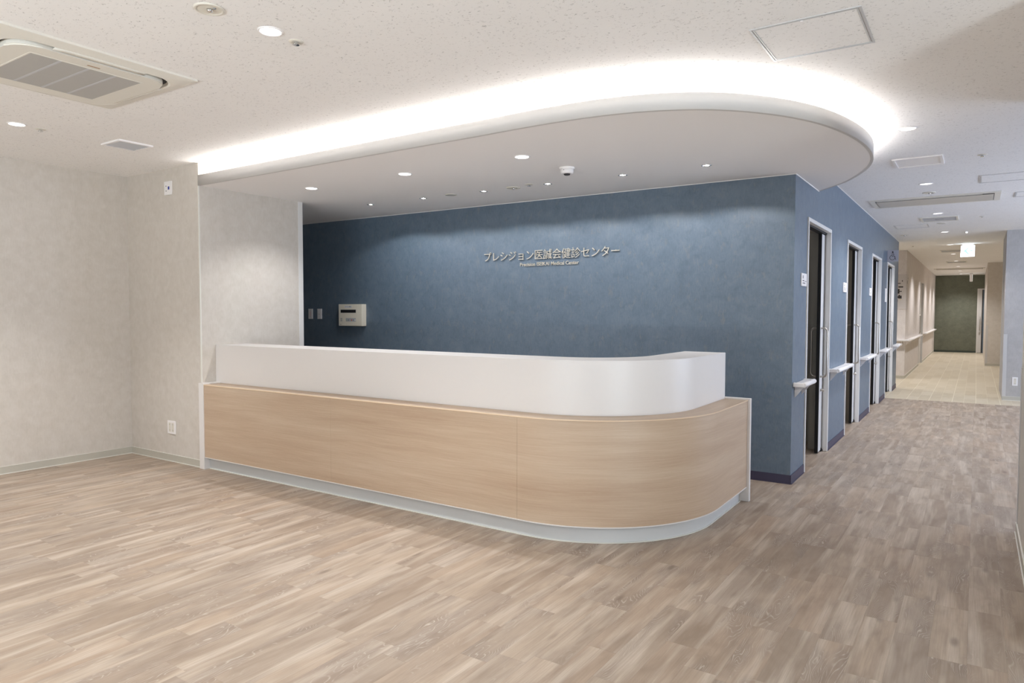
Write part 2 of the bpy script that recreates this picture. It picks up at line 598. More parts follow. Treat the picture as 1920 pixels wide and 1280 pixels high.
g.box(4.5, 4.62, 6.7, 7.35, 0.45, 2.45)
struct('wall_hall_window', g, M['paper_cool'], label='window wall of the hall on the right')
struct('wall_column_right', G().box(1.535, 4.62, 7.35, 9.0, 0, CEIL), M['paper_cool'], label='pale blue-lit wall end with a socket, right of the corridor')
struct('wall_corridor_recess', G().box(3.0, 3.12, 9.0, 15.5, 0, CEIL), M['paper'], label='recessed corridor wall on the right')
struct('wall_column_far', G().box(1.385, 3.12, 15.5, 22.2, 0, CEIL), M['paper'], label='far beige wall end right of the corridor')
struct('wall_end', G().box(-0.2, 3.12, 22.2, 22.35, 0, CEIL), M['green'], label='dark green wall at the corridor end')
BY0, BY1 = 14.5, 15.9             # door in the beige corridor wall
g = G()
g.box(-0.30, -0.012, 10.42, BY0, 0, CEIL)
g.box(-0.30, -0.012, BY1, 22.2, 0, CEIL)
g.box(-0.30, -0.012, BY0, BY1, 2.11, CEIL)
g.box(-3.0, -0.30, 10.42, 10.6, 0, CEIL)
struct('wall_corridor_beige', g, M['paper_beige'], label='beige corridor wall beyond the blue wall')
struct('wall_side_passage', G().box(-3.1, -3.0, YB, 10.6, 0, CEIL), M['paper'], label='end of the side passage')
struct('wall_passage_near', G().box(-3.0, -0.13, YB - 0.02, YB, 0, CEIL), M['paper'], label='near wall of the side passage')

# skirtings: thin strip with a pale toe
def skirting(name, x0, y0, x1, y1, nx, ny, mat, edge, hgt=0.062, label=None):
    """strip along a wall line, nx/ny = direction into the room"""
    root = G()
    t = 0.007
    root.mat(mat).box(min(x0, x1, x0 + nx * t, x1 + nx * t), max(x0, x1, x0 + nx * t, x1 + nx * t),
                      min(y0, y1, y0 + ny * t, y1 + ny * t), max(y0, y1, y0 + ny * t, y1 + ny * t), 0.006, hgt)
    t2 = 0.012
    root.mat(edge).box(min(x0, x1, x0 + nx * t2, x1 + nx * t2), max(x0, x1, x0 + nx * t2, x1 + nx * t2),
                       min(y0, y1, y0 + ny * t2, y1 + ny * t2), max(y0, y1, y0 + ny * t2, y1 + ny * t2), 0.0, 0.006)
    t3 = 0.0075
    root.mat(edge).box(min(x0, x1, x0 + nx * t3, x1 + nx * t3), max(x0, x1, x0 + nx * t3, x1 + nx * t3),
                       min(y0, y1, y0 + ny * t3, y1 + ny * t3), max(y0, y1, y0 + ny * t3, y1 + ny * t3), hgt, hgt + 0.002)
    return struct(name, root, label=label)
skirting('baseboard_left', XL, -9.0, XL, YP, 1, 0, M['base_pale'], M['base_edge'])
skirting('baseboard_pier', XL, YP, XP, YP, 0, -1, M['base_pale'], M['base_edge'])
skirting('baseboard_pier_side', XP, -1.5, XP, YQ, 1, 0, M['base_pale'], M['base_edge'])
skirting('baseboard_back', -6.6, 0.0, 0.007, 0.0, 0, -1, M['base_navy'], M['base_navy'], 0.068)
for i in range(0, len(edges), 2):
    a, b = (0.0 if i == 0 else edges[i]), edges[i + 1]
    skirting('baseboard_corridor_%d' % (i // 2 + 1), 0.0, a, 0.0, b, 1, 0, M['base_navy'], M['base_navy'], 0.068)
skirting('baseboard_right', XR, -2.3, XR, YR, -1, 0, M['base_pale'], M['base_edge'])
skirting('baseboard_column_right', 1.535, 7.35, 4.5, 7.35, 0, -1, M['base_pale'], M['base_edge'])
skirting('baseboard_column_far', 1.385, 15.5, 3.0, 15.5, 0, -1, M['base_pale'], M['base_edge'])
skirting('baseboard_beige_end', -3.0, 10.42, -0.012, 10.42, 0, -1, M['base_pale'], M['base_edge'])
skirting('baseboard_beige', -0.012, 10.42, -0.012, BY0, 1, 0, M['base_pale'], M['base_edge'])
skirting('baseboard_beige_far', -0.012, BY1, -0.012, 22.2, 1, 0, M['base_pale'], M['base_edge'])
skirting('baseboard_end', -0.012, 22.2, 1.19, 22.2, 0, -1, M['base_green'], M['base_green'])

# trims
struct('trim_1', G().box(XP, XP + 0.004, YQ - 0.055, YQ, 0, SOFFIT, 0.0015), M['frame'], label='white vertical trim on the rear edge of the pier')
struct('trim_2', G().box(XP - 0.008, XP + 0.002, YP - 0.002, YP + 0.008, 0.735, SOFFIT), M['base_edge'], label='thin corner bead on the front edge of the pier')
struct('trim_3', G().box(-6.6, 0.004, -0.004, 0.0, SOFFIT - 0.004, SOFFIT), M['soffit'], label='thin white bead along the top of the blue wall')
struct('trim_4', G().box(0.0, 0.006, -0.006, 0.93, SOFFIT - 0.006, SOFFIT), M['soffit'], label='thin white bead under the canopy on the corridor wall')
struct('trim_5', G().box(0.0, 0.003, 0.95, YB, CEIL - 0.003, CEIL), M['soffit'], label='thin white bead along the top of the corridor wall')
# plastic corner guards up to about a metre
def corner_guard(name, x, y, sx, sy, label, h=1.01):
    g = G()
    t, wd = 0.004, 0.045
    g.box(min(x, x + sx * wd), max(x, x + sx * wd), min(y, y - sy * t), max(y, y - sy * t), 0.0, h, 0.001)
    g.box(min(x, x - sx * t), max(x, x - sx * t), min(y - sy * t, y + sy * wd), max(y - sy * t, y + sy * wd), 0.0, h, 0.001)
    return struct(name, g, M['guard'], label=label)
corner_guard('trim_6', XR, YR, 1, -1, 'plastic corner guard on the near right wall end')
corner_guard('trim_7', 1.535, 7.35, 1, 1, 'plastic corner guard on the blue-lit wall end')
corner_guard('trim_8', 1.385, 15.5, 1, 1, 'plastic corner guard on the far beige wall end')

# ------------------------------------------------------------------ canopy over the counter
def catmull(pts, n=8):
    out = []
    P = [Vector(p) for p in pts]
    P = [P[0] * 2 - P[1]] + P + [P[-1] * 2 - P[-2]]
    for i in range(1, len(P) - 2):
        p0, p1, p2, p3 = P[i - 1:i + 3]
        for k in range(n):
            t = k / n
            out.append(0.5 * ((2 * p1) + (p2 - p0) * t + (2 * p0 - 5 * p1 + 4 * p2 - p3) * t * t + (3 * p1 - p0 - 3 * p2 + p3) * t ** 3))
    out.append(P[-2])
    return out
edge_ctrl = [(-1.35, -2.265), (-0.95, -2.285), (-0.60, -2.275), (-0.33, -2.225), (-0.075, -2.11), (0.073, -1.99), (0.21, -1.833),
             (0.34, -1.64), (0.442, -1.423), (0.53, -1.10), (0.58, -0.76), (0.587, -0.42), (0.553, -0.12), (0.474, 0.18),
             (0.292, 0.62), (0.0, 0.944)]
ctrl2 = edge_ctrl[:]
for _ in range(2):                # relax the outline a little so the curve runs fair
    ctrl2 = [ctrl2[0]] + [tuple(0.25 * ctrl2[i - 1][k] + 0.5 * ctrl2[i][k] + 0.25 * ctrl2[i + 1][k] for k in (0, 1)) for i in range(1, len(ctrl2) - 1)] + [ctrl2[-1]]
ctrl2 = [tuple(2 * a[k] - b[k] if 0 < i < len(ctrl2) - 1 else a[k] for k in (0, 1)) if False else (tuple(0.35 * a[k] + 0.65 * b[k] for k in (0, 1)))
         for i, (a, b) in enumerate(zip(edge_ctrl, ctrl2))]
EDGE = [Vector((XP, -2.225)), Vector((-3.6, -2.235)), Vector((-2.9, -2.245)), Vector((-2.1, -2.255))] + catmull(ctrl2, 5)
def inset(pts, d):
    out = []
    for i, p in enumerate(pts):
        t = (pts[min(i + 1, len(pts) - 1)] - pts[max(i - 1, 0)]).normalized()
        nrm = Vector((-t.y, t.x))
        q = p + nrm * d
        if i == 0:
            q.x = XP
        if i == len(pts) - 1:
            q = Vector((0.0, p.y - d * 1.35))
        out.append(q)
    return out
def ribbon(pts_a, pts_b, za, zb, name, mat, parent, thick=None, smooth=True):
    """surface between outline a at height za and outline b at height zb"""
    g = G()
    A = [g.bm.verts.new((p.x, p.y, za)) for p in pts_a]
    B = [g.bm.verts.new((p.x, p.y, zb)) for p in pts_b]
    for i in range(len(A) - 1):
        g.face([A[i], A[i + 1], B[i + 1], B[i]], smooth=smooth)
    return g.obj(name, mat, parent)
def band(outer, inner, z0, z1, name, mat, parent):
    """solid strip between two open outlines"""
    g = G()
    L = [[g.bm.verts.new((p.x, p.y, z)) for p in o] for z in (z0, z1) for o in (outer, inner)]
    ol, il, oh, ih = L
    for i in range(len(outer) - 1):
        g.face([ol[i], il[i], il[i + 1], ol[i + 1]])
        g.face([oh[i], oh[i + 1], ih[i + 1], ih[i]])
        g.face([ol[i], ol[i + 1], oh[i + 1], oh[i]], smooth=True)
        g.face([il[i + 1], il[i], ih[i], ih[i + 1]], smooth=True)
    for k in (0, -1):
        g.face([ol[k], oh[k], ih[k], il[k]])
    return g.obj(name, mat, parent)

canopy = bpy.data.objects.new('ceiling_canopy', None)
COL.objects.link(canopy)
canopy['kind'] = 'structure'
canopy['label'] = 'dropped white ceiling canopy with rounded end and lit cove over the counter'
g = G()
poly = [(p.x, p.y) for p in inset(EDGE, 0.0195)] + [(0.0, 0.0), (-6.6, 0.0), (-6.6, YQ), (XP, YQ)]
g.prism(poly, SOFFIT, SOFFIT + 0.02)
SPOT_X = [-3.849, -3.163, -2.464, -1.808, -1.133, -0.475]
SPOT_Y = -0.672
cutter = G()
for xx in SPOT_X:                 # recesses for the six wall washers
    cutter.cyl((xx, SPOT_Y, SOFFIT - 0.01), 0.0305, 0.025, 32)
sof = g.obj('soffit', M['soffit'], canopy)
cut = cutter.obj('cutter', M['soffit'])
md = sof.modifiers.new('recess', 'BOOLEAN')
md.operation, md.object, md.solver = 'DIFFERENCE', cut, 'EXACT'
bpy.context.view_layer.update()
me = bpy.data.meshes.new_from_object(sof.evaluated_get(bpy.context.evaluated_depsgraph_get()))
sof.modifiers.clear()
sof.data = me
bpy.data.objects.remove(cut)
band(EDGE, inset(EDGE, 0.02), SOFFIT - 0.001, 2.488, 'fascia', M['fascia'], canopy)
band(inset(EDGE, 0.34), inset(EDGE, 0.36), SOFFIT + 0.02, CEIL, 'cove_back', M['soffit'], canopy)
band(inset(EDGE, 0.06), inset(EDGE, 0.24), SOFFIT + 0.02, SOFFIT + 0.060, 'light_tray', M['soffit'], canopy)
band(inset(EDGE, 0.065), inset(EDGE, 0.235), SOFFIT + 0.0605, SOFFIT + 0.075, 'light_strip', M['strip'], canopy)

# ------------------------------------------------------------------ floor planks
rnd = random.Random(11)
def project(p):
    d = Vector(p) - CAM_POS
    z = d.dot(_f)
    if z < 0.2:
        return None
    return 960 + 1306.5 * d.dot(_r) / z, 640 - 1306.5 * d.dot(_u) / z

PW = 0.1275
rects = []
row = 0
x = XR - PW * 60 - 0.108
while x < 4.5:
    x0, x1 = x, x + PW
    x = x1
    row += 1
    xm = (x0 + x1) / 2
    if x1 < XL:
        continue
    # extent of this row
    if xm < -0.66:
        lo, hi = -8.0, 0.0
        if xm < XP:
            hi = YP + 0.01
    elif xm < XR + 0.02:
        lo, hi = -8.0, YSEAM
    else:
        lo, hi = -8.0, min(YSEAM, 7.3)
    y = lo - rnd.random() * 0.6
    while y < hi:
        ln = rnd.choice((0.46, 0.52, 0.58, 0.66, 0.74))
        a, b = max(lo, y), min(hi, y + ln)
        y += ln
        if b - a < 0.02:
            continue
        rects.append((max(x0, XL), x1, a, b, rnd.random()))
def in_counter(r):
    return r[0] > XP and r[1] < -0.2 and r[2] > -2.15 and r[3] < -0.2
def px_size(r):
    pts = [project((xx, yy, 0)) for xx in r[:2] for yy in r[2:4]]
    if any(q is None for q in pts):
        return 0
    us, vs = [q[0] for q in pts], [q[1] for q in pts]
    if max(us) < 0 or min(us) > 1920 or min(vs) > 1280 or max(vs) < 0:
        return 0
    if in_counter(r) or (r[1] > XR + 0.05 and r[3] < 3):
        return 0
    area = 0
    q = [pts[0], pts[1], pts[3], pts[2]]
    for i in range(4):
        area += q[i][0] * q[(i + 1) % 4][1] - q[(i + 1) % 4][0] * q[i][1]
    return abs(area) / 2
order = sorted(rects, key=px_size, reverse=True)
def plank_geo(bm, uvl, sl, r, cx=0.0, cy=0.0):
    x0, x1, y0, y1, s = r
    e, ch, dp = 0.0001, 0.0004, 0.00025
    def V(x, y, z):
        return bm.verts.new((x - cx, y - cy, z))
    o = [(x0 + e, y0 + e), (x1 - e, y0 + e), (x1 - e, y1 - e), (x0 + e, y1 - e)]
    i_ = [(x0 + e + ch, y0 + e + ch), (x1 - e - ch, y0 + e + ch), (x1 - e - ch, y1 - e - ch), (x0 + e + ch, y1 - e - ch)]
    bot = [V(a, b, -0.004) for a, b in o]
    mid = [V(a, b, -dp) for a, b in o]
    top = [V(a, b, 0.0) for a, b in i_]
    fs = [bm.faces.new(top)]
    for k in range(4):
        j = (k + 1) % 4
        fs.append(bm.faces.new([mid[k], mid[j], top[j], top[k]]))
        fs.append(bm.faces.new([bot[k], bot[j], mid[j], mid[k]]))
    for f in fs:
        f[sl] = s
        for l in f.loops:
            l[uvl].uv = (l.vert.co.y + cy - y0, l.vert.co.x + cx - x0)
def plank_bm():
    bm = bmesh.new()
    return bm, bm.loops.layers.uv.new('UVMap'), bm.faces.layers.float.new('seed')
NP = 0
rest_bm, rest_uv, rest_s = plank_bm()
for r in order:
    if NP < 299 and px_size(r) > 0:
        bm, u, sl = plank_bm()
        cx, cy = (r[0] + r[1]) / 2, (r[2] + r[3]) / 2
        plank_geo(bm, u, sl, r, cx, cy)
        me = bpy.data.meshes.new('plank')
        bm.to_mesh(me)
        bm.free()
        me.materials.append(M['plank'])
        o = bpy.data.objects.new('plank', me)
        COL.objects.link(o)
        o.parent = floor
        o.location = (cx, cy, 0)
        NP += 1
    else:
        plank_geo(rest_bm, rest_uv, rest_s, r)
me = bpy.data.meshes.new('far_planks')
rest_bm.to_mesh(me)
rest_bm.free()
me.materials.append(M['plank'])
o = bpy.data.objects.new('far_planks', me)
COL.objects.link(o)
o.parent = floor
o['kind'] = 'stuff'

# cream tiles down the corridor, each a little slab between paler joints
bm, u, sl = plank_bm()
TW = 0.15
yy = YSEAM
k = 0
xx = -3.0
col = 0
while xx < 3.0:
    off = (col * 0.37) % 0.62
    y0 = YSEAM - off
    while y0 < 22.2:
        a, b = max(YSEAM, y0), min(22.2, y0 + 0.62)
        if b - a > 0.02:
            s = rnd.random()
            gx = 0.006 if col % 2 == 0 else 0.0015
            vs = [bm.verts.new(p) for p in ((xx + gx, a + 0.004, 0), (xx + TW - 0.001, a + 0.004, 0), (xx + TW - 0.001, b - 0.001, 0), (xx + gx, b - 0.001, 0))]
            lo = [bm.verts.new((v.co.x, v.co.y, -0.004)) for v in vs]
            fs = [bm.faces.new(vs)] + [bm.faces.new([lo[q], lo[(q + 1) % 4], vs[(q + 1) % 4], vs[q]]) for q in range(4)]
            for f in fs:
                f[sl] = s
        y0 += 0.62
    xx += TW
    col += 1
me = bpy.data.meshes.new('corridor_tiles')
bm.to_mesh(me)
bm.free()
me.materials.append(M['tile'])
o = bpy.data.objects.new('corridor_tiles', me)
COL.objects.link(o)
o.parent = floor
o['kind'] = 'stuff'
G().box(-3.0, 3.0, YSEAM, 22.2, -0.004, -0.0012).obj('tile_joints', M['tile_joint'], floor)

# ------------------------------------------------------------------ reception counter
CX0, CYF, CR, CXC, CYC, CYE = -4.245, -2.245, 0.90, -1.048, -1.345, -0.700
L1 = CXC - CX0
L2 = CR * PI / 2
L3 = CYE - CYC
LT = L1 + L2 + L3
def cpt(s, d):
    """point on the counter front line at arc length s, moved inwards by d"""
    if s <= L1:
        return CX0 + s, CYF + d
    if s <= L1 + L2:
        a = -PI / 2 + (s - L1) / CR
        return CXC + (CR - d) * math.cos(a), CYC + (CR - d) * math.sin(a)
    return CXC + CR - d, CYC + (s - L1 - L2)
def stations(s0, s1):
    out = [s0]
    marks = [L1 + L2 * i / 40 for i in range(41)]
    out += [m for m in marks if s0 + 1e-4 < m < s1 - 1e-4]
    out.append(s1)
    return out
def sweep(s0, s1, prof, name, mat, parent, smooth=True, **kw):
    """closed profile of (inset, height) swept along the counter line"""
    g = G()
    st = stations(s0, s1)
    if len(st) == 2:
        smooth = False
    k = len(prof)
    per = [0]
    for i in range(k):
        a, b = prof[i], prof[(i + 1) % k]
        per.append(per[-1] + math.hypot(a[0] - b[0], a[1] - b[1]))
    rings = []
    for s in st:
        ring = []
        for d, z in prof:
            px, py = cpt(s, d)
            ring.append(g.bm.verts.new((px, py, z)))
        rings.append(ring)
    for a, b, sa, sb in zip(rings[:-1], rings[1:], st[:-1], st[1:]):
        for i in range(k):
            j = (i + 1) % k
            va, vb = prof[i][1] - prof[i][0], prof[j][1] - prof[j][0]
            g.face([a[i], b[i], b[j], a[j]], [(sa, va), (sb, va), (sb, vb), (sa, vb)], smooth=smooth)
    g.face(rings[0])
    g.face(list(reversed(rings[-1])))
    bmesh.ops.recalc_face_normals(g.bm, faces=g.bm.faces[:])
    g.bm.normal_update()
    for e in g.bm.edges:
        if len(e.link_faces) == 2 and e.calc_face_angle(0) > 0.5:
            e.smooth = False
    return g.obj(name, mat, parent, **kw)
def rect(d0, d1, z0, z1):
    return [(d0, z0), (d1, z0), (d1, z1), (d0, z1)]
ZL = 0.722        # wood ledge
ZT = 1.052        # top of the white upstand
counter = thing('reception_counter', 'long reception counter with pale oak front, white upstand and rounded right end', 'counter', (0, 0, 0))
for s0, s1 in ((0.0, 1.555), (1.5562, L1 - 0.03), (L1 - 0.0288, LT)):
    sweep(s0, s1, rect(0.0, 0.018, 0.106, 0.7155), 'front_panel', M['oak'], counter)
sweep(0.0, LT, rect(0.0, 0.18, 0.716, ZL), 'ledge', M['oak'], counter)
sweep(0.0, LT, [(-0.0025, 0.716), (-0.0003, 0.716), (-0.0003, ZL), (-0.0025, ZL - 0.0022)], 'edge_highlight_band', M['oak_highlight'], counter, label='edge band along the ledge, its highlight put into the pale colour')
sweep(0.0, LT, rect(-0.003, 0.018, 0.100, 0.1055), 'bottom_trim', M['white'], counter, label='thin white strip under the oak front')
sweep(0.0, LT, rect(0.045, 0.06, 0.005, 0.0998), 'plinth', M['plinth'], counter, label='recessed pale grey plinth')
sweep(0.0, LT, rect(0.036, 0.06, 0.0, 0.0048), 'plinth_toe', M['base_edge'], counter)
sweep(0.0, LT, rect(0.0605, 0.40, 0.0, 0.708), 'carcass', M['white'], counter)
sweep(0.0, L1 + 0.001, rect(0.4645, 0.86, 0.690, 0.715), 'staff_side_reflector', M['white'], counter, label='unseen white board added on the staff side to bounce light up to the canopy')  # reflector added out of sight to brighten the canopy underside
sweep(XP - CX0 + 0.0015, LT, rect(0.161, 0.461, ZL + 0.0005, ZT - 0.0122), 'upstand', M['white'], counter)
sweep(XP - CX0 + 0.0015, LT, [(0.161, ZT - 0.012), (0.461, ZT - 0.012), (0.461, ZT - 0.0015), (0.4595, ZT), (0.1625, ZT), (0.161, ZT - 0.0015)], 'upstand_top', M['white'], counter)
G().box(XP + 0.0015, CX0 - 0.0003, -2.252, -1.55, 0.0, 0.733, 0.003, 2).obj('end_panel', M['white'], counter, label='white left end panel')
G().box(-0.66, -0.130, CYE + 0.0005, CYE + 0.036, 0.0, 0.733, 0.003, 2).obj('end_panel', M['white'], counter, label='white right end panel')

# ------------------------------------------------------------------ sliding doors in the blue wall
def uhandle(x, y, z0, z1, out, r=0.0095, cr=0.035):
    """D-shaped pull standing off a face at x; out = signed projection"""
    pts = [(x, y, z0)]
    s = 1 if out > 0 else -1
    X = x + out
    for k in range(7):
        a = k / 6 * PI / 2
        pts.append((X - s * cr + s * cr * math.sin(a), y, z0 + cr - cr * math.cos(a)))
    for k in range(7):
        a = k / 6 * PI / 2
        pts.append((X - s * cr + s * cr * math.cos(a), y, z1 - cr + cr * math.sin(a)))
    pts.append((x, y, z1))
    return pts
names = ['nearest the counter', 'second from the counter', 'third from the counter', 'farthest, under the wheelchair sign']
for i, (a, b) in enumerate(DOORS):
    d = bpy.data.objects.new('door_%d' % (i + 1), None)
    COL.objects.link(d)
    d.location = (0, a, 0)
    d['kind'] = 'structure'
    d['label'] = 'white framed sliding door standing ajar in the blue wall, ' + names[i]
    wd = b - a
    fr = G()
    cw = 0.032
    fr.box(-0.03, 0.011, 0.0, cw, 0, DOOR_H - cw - 0.0005, 0.002)
    fr.box(-0.17, -0.0305, 0.0, cw - 0.01, 0, DOOR_H - cw - 0.0005)
    fr.box(-0.03, 0.011, wd - cw, wd, 0, DOOR_H - cw - 0.0005, 0.002)
    fr.box(-0.03, 0.011, 0.0, wd, DOOR_H - cw, DOOR_H, 0.002)
    fr.obj('door_frame', M['frame'], d)
    ts = G()
    ts.mat(M['frame']).box(-0.0385, -0.0325, wd - cw + 0.006, wd - 0.005, 0.02, DOOR_H - cw - 0.002)
    ts.obj('pocket_trim', None, d)
    tk = G()
    tk.mat(M['dark']).box(-0.084, -0.0305, cw, wd - 0.002, DOOR_H - cw - 0.014, DOOR_H - cw - 0.001)
    tk.obj('track', None, d, label='dark sliding track at the door head')
    lead = wd - cw - 0.165
    lf = G()
    lf.mat(M['leaf']).box(-0.070, -0.044, lead + 0.004, wd + 0.62, 0.012, DOOR_H - cw - 0.020, 0.001)
    leaf = lf.obj('door_leaf', None, d)
    G().box(-0.072, -0.042, lead - 0.012, lead + 0.0038, 0.006, DOOR_H - cw - 0.018, 0.002).obj('edge_seal', M['black'], leaf, label='black rubber leading edge')
    G().tube(uhandle(-0.044, lead + 0.055, 0.73, 1.19, 0.055), 0.0095).obj('handle', M['steel'], leaf, label='steel pull on the corridor side')
    G().tube(uhandle(-0.070, lead + 0.055, 0.73, 1.19, -0.060), 0.0095).obj('handle', M['steel'], leaf, label='steel pull on the room side')
    G().cyl((-0.044, lead + 0.075, 0.60), 0.013, 0.034, 16, 'x').obj('lock_knob', M['steel'], leaf)
    gd = G()
    gd.box(-0.076, -0.036, wd - cw - 0.035, wd - cw - 0.012, 0.0, 0.018, 0.002)
    gd.box(-0.042, -0.034, wd - cw - 0.030, wd - cw - 0.014, 0.018, 0.035, 0.002)
    gd.obj('floor_guide', M['black'], d)

# door in the beige corridor wall, closed
d = bpy.data.objects.new('door_5', None)
COL.objects.link(d)
d.location = (0, BY0, 0)
d['kind'] = 'structure'
d['label'] = 'pale sliding door set back in the beige corridor wall'
wd = BY1 - BY0
G().box(-0.09, -0.05, 0.03, wd, 0.01, 2.11, 0.001).obj('door_leaf', M['leaf'], d)
fr = G()
fr.box(-0.05, -0.004, 0.0, 0.03, 0, 2.11)
fr.box(-0.05, -0.004, wd - 0.03, wd, 0, 2.11)
fr.obj('door_frame', M['alu'], d)
G().tube(uhandle(-0.05, 0.16, 0.82, 1.28, 0.055), 0.0095).obj('handle', M['steel'], d)
# door at the corridor end, partly open
d = bpy.data.objects.new('door_6', None)
COL.objects.link(d)
d.location = (1.19, 22.2, 0)
d['kind'] = 'structure'
d['label'] = 'white framed door standing half open in the green end wall'
fr = G()
fr.box(0.0, 0.03, -0.03, 0.0, 0, 2.10)
fr.box(0.0, 0.9, -0.03, 0.0, 2.10, 2.135)
fr.obj('door_frame', M['frame'], d)
lf = G().box(0.03, 0.135, -0.022, -0.002, 0.01, 2.10)
leaf = lf.obj('door_leaf', M['leaf'], d)
G().box(0.135, 0.155, -0.024, -0.002, 0.006, 2.10).obj('edge_seal', M['black'], leaf)
G().tube([(0.085, -0.022, 0.75), (0.085, -0.07, 0.77), (0.085, -0.07, 1.18), (0.085, -0.022, 1.20)], 0.010).obj('handle', M['steel'], leaf)
G().box(0.06, 0.10, -0.04, -0.022, 0.62, 0.69, 0.004).obj('lock_knob', M['steel'], leaf)
G().box(0.155, 0.9, -0.010, -0.002, 0.0, 2.10).obj('door_panel', M['blue'], d, label='blue room wall seen through the gap')

# ------------------------------------------------------------------ handrails
def rail(y0, y1, label, z=0.775, x0=0.0, group=None):
    t = thing('handrail', label, 'handrail', (x0, y0, z), 0, group)
    L = y1 - y0
    g = G()
    g.tube([(0.078, 0.0, 0), (0.078, L, 0)], 0.019, 14)
    g.obj('grip', M['plastic'], t)
    sh = G()
    sh.box(0.001, 0.070, 0.0, L, -0.006, 0.010, 0.003)
    sh.obj('shelf', M['plastic'], t)
    for e in (0.006, L - 0.03):
        sh = G()
        sh.box(0.0008, 0.079, e - 0.0095, e + 0.0275, -0.0165, 0.0175, 0.004)
        sh.obj('end_cap', M['plastic'], t)
    n = max(1, round(L / 0.7))
    pos = [0.06, L - 0.10] if L < 1.2 else [0.08 + (L - 0.2) * q / n for q in range(n + 1)]
    for q in pos:
        br = G()
        br.prism([(0.002, -0.105), (0.070, -0.0172), (0.002, -0.0172)], q, q + 0.005, 'y')
        br.prism([(0.002, -0.105), (0.070, -0.0172), (0.002, -0.0172)], q + 0.030, q + 0.035, 'y')
        br.obj('bracket', M['plastic'], t)
    return t
RG = 'white handrails along the blue corridor wall'
rail(0.03, 0.455, 'short white handrail between the counter corner and the first door', group=RG)
rail(1.62, 2.575, 'white handrail between the first and second doors', group=RG)
rail(3.76, 4.705, 'white handrail between the second and third doors', group=RG)
rail(5.86, 6.61, 'white handrail between the third and fourth doors', group=RG)
rail(7.76, 8.46, 'white handrail beyond the last door in the blue wall', group=RG)
rail(10.50, 14.42, 'long white handrail on the beige wall before its door', x0=-0.012, group=RG.replace('blue', 'beige'))
rail(15.98, 21.6, 'far white handrail on the beige wall past its door', x0=-0.012, group=RG.replace('blue', 'beige'))
t = rail(0, 2.0, 'white handrail across the end face of the beige wall', group=RG.replace('blue', 'beige'))
t.location = (0.06, 10.42, 0.775)
t.location = (-1.95, 10.42, 0.775)
t.rotation_euler = (0, 0, -PI / 2)

# ------------------------------------------------------------------ ceiling fixtures
def ring_prof(r0, r1, h):
    return [(r0, 0.0), (r1, 0.0), (r1, -h * 0.4), (r1 - 0.003, -h), (r0 + 0.003, -h), (r0, -h * 0.5), (r0, 0.0)]
def make_downlight(label, r, lensmat, group, name='downlight', cat='ceiling light'):
    t = thing(name, label, cat, (0, 0, 0), 0, group)
    G().lathe((0, 0, 0), ring_prof(r, r + 0.011, 0.005), 32).obj('trim_ring', M['plastic'], t)
    G().lathe((0, 0, 0), [(0, 0), (r, 0), (r, -0.002), (r * 0.6, -0.0045), (0, -0.006)], 32).obj('lens', lensmat, t)
    return t
def lobby_lamp(t, power, color=WARM, ang=130, blend=0.7, rad=0.045):
    return lamp('downlight_lamp', 'SPOT', (0, 0, -0.02), power, color, t, (0, 0, -1), spot_size=math.radians(ang), spot_blend=blend, shadow_soft_size=rad)
LG = 'round downlights in the lobby ceiling'
dl = make_downlight('lit round downlight near the small sprinkler at the top of the lobby ceiling', 0.045, M['lens'], LG)
dl.location = (-1.480, -3.648, CEIL)
dl2 = dup(dl, (-4.203, -3.594, CEIL), 'lit round downlight beside the air conditioner at far left', LG)
SG = 'round downlights in the canopy'
s1 = make_downlight('lit round canopy downlight nearest the pale pier', 0.046, M['lens'], SG)
s1.location = (-3.610, -1.612, SOFFIT)
s2 = dup(s1, (-2.512, -1.638, SOFFIT), 'lit round canopy downlight in the middle of its row', SG)
s3 = dup(s1, (-1.436, -1.642, SOFFIT), 'lit round canopy downlight nearest the smoke detector', SG)
CG = 'round downlights down the corridor'
order_words = ['beside the rounded canopy end', 'between the white square vent and the long air conditioner',
               'just beyond the long air conditioner', 'before the lit exit sign', 'fifth along the corridor', 'sixth along the corridor',
               'seventh along the corridor', 'eighth along the corridor', 'ninth along the corridor, last but one']
c1 = make_downlight('round corridor downlight ' + order_words[0], 0.05, M['lens_dim'], CG)
c1.location = (0.756, -0.193, CEIL)
cor = [c1]
for k in range(1, 10):
    if k == 9:  # extra fixture added to brighten the green end wall
        cor.append(dup(c1, (0.73, 21.2, CEIL), 'round corridor downlight added to brighten the green end wall', CG))
        break
    cor.append(dup(c1, (0.737, -0.193 + 2.43 * k, CEIL), 'round corridor downlight ' + order_words[k], CG))
for t in (dl, dl2):
    lobby_lamp(t, K_LOBBY, WARM, 100, 0.9)
for t in (s1, s2, s3):
    lobby_lamp(t, K_SOFFIT, WHITE, 125, 0.6, 0.03)
for k, t in enumerate(cor):
    lobby_lamp(t, K_CORR * (0.35 if k == 0 else 1.0), CORR, 125, 0.75, 0.04)
for yy in (1.2, 3.3, 5.3, 7.2):   # unseen fill points added to lift the dark rooms behind the doors
    lamp('room_fill', 'POINT', (-1.3, yy, 2.35), K_ROOM, WHITE, shadow_soft_size=0.08)
lamp('passage_lamp', 'SPOT', (-1.4, 9.45, CEIL - 0.03), K_CORR, WARM, aim=(0, 0, -1), spot_size=math.radians(130), spot_blend=0.7, shadow_soft_size=0.05)

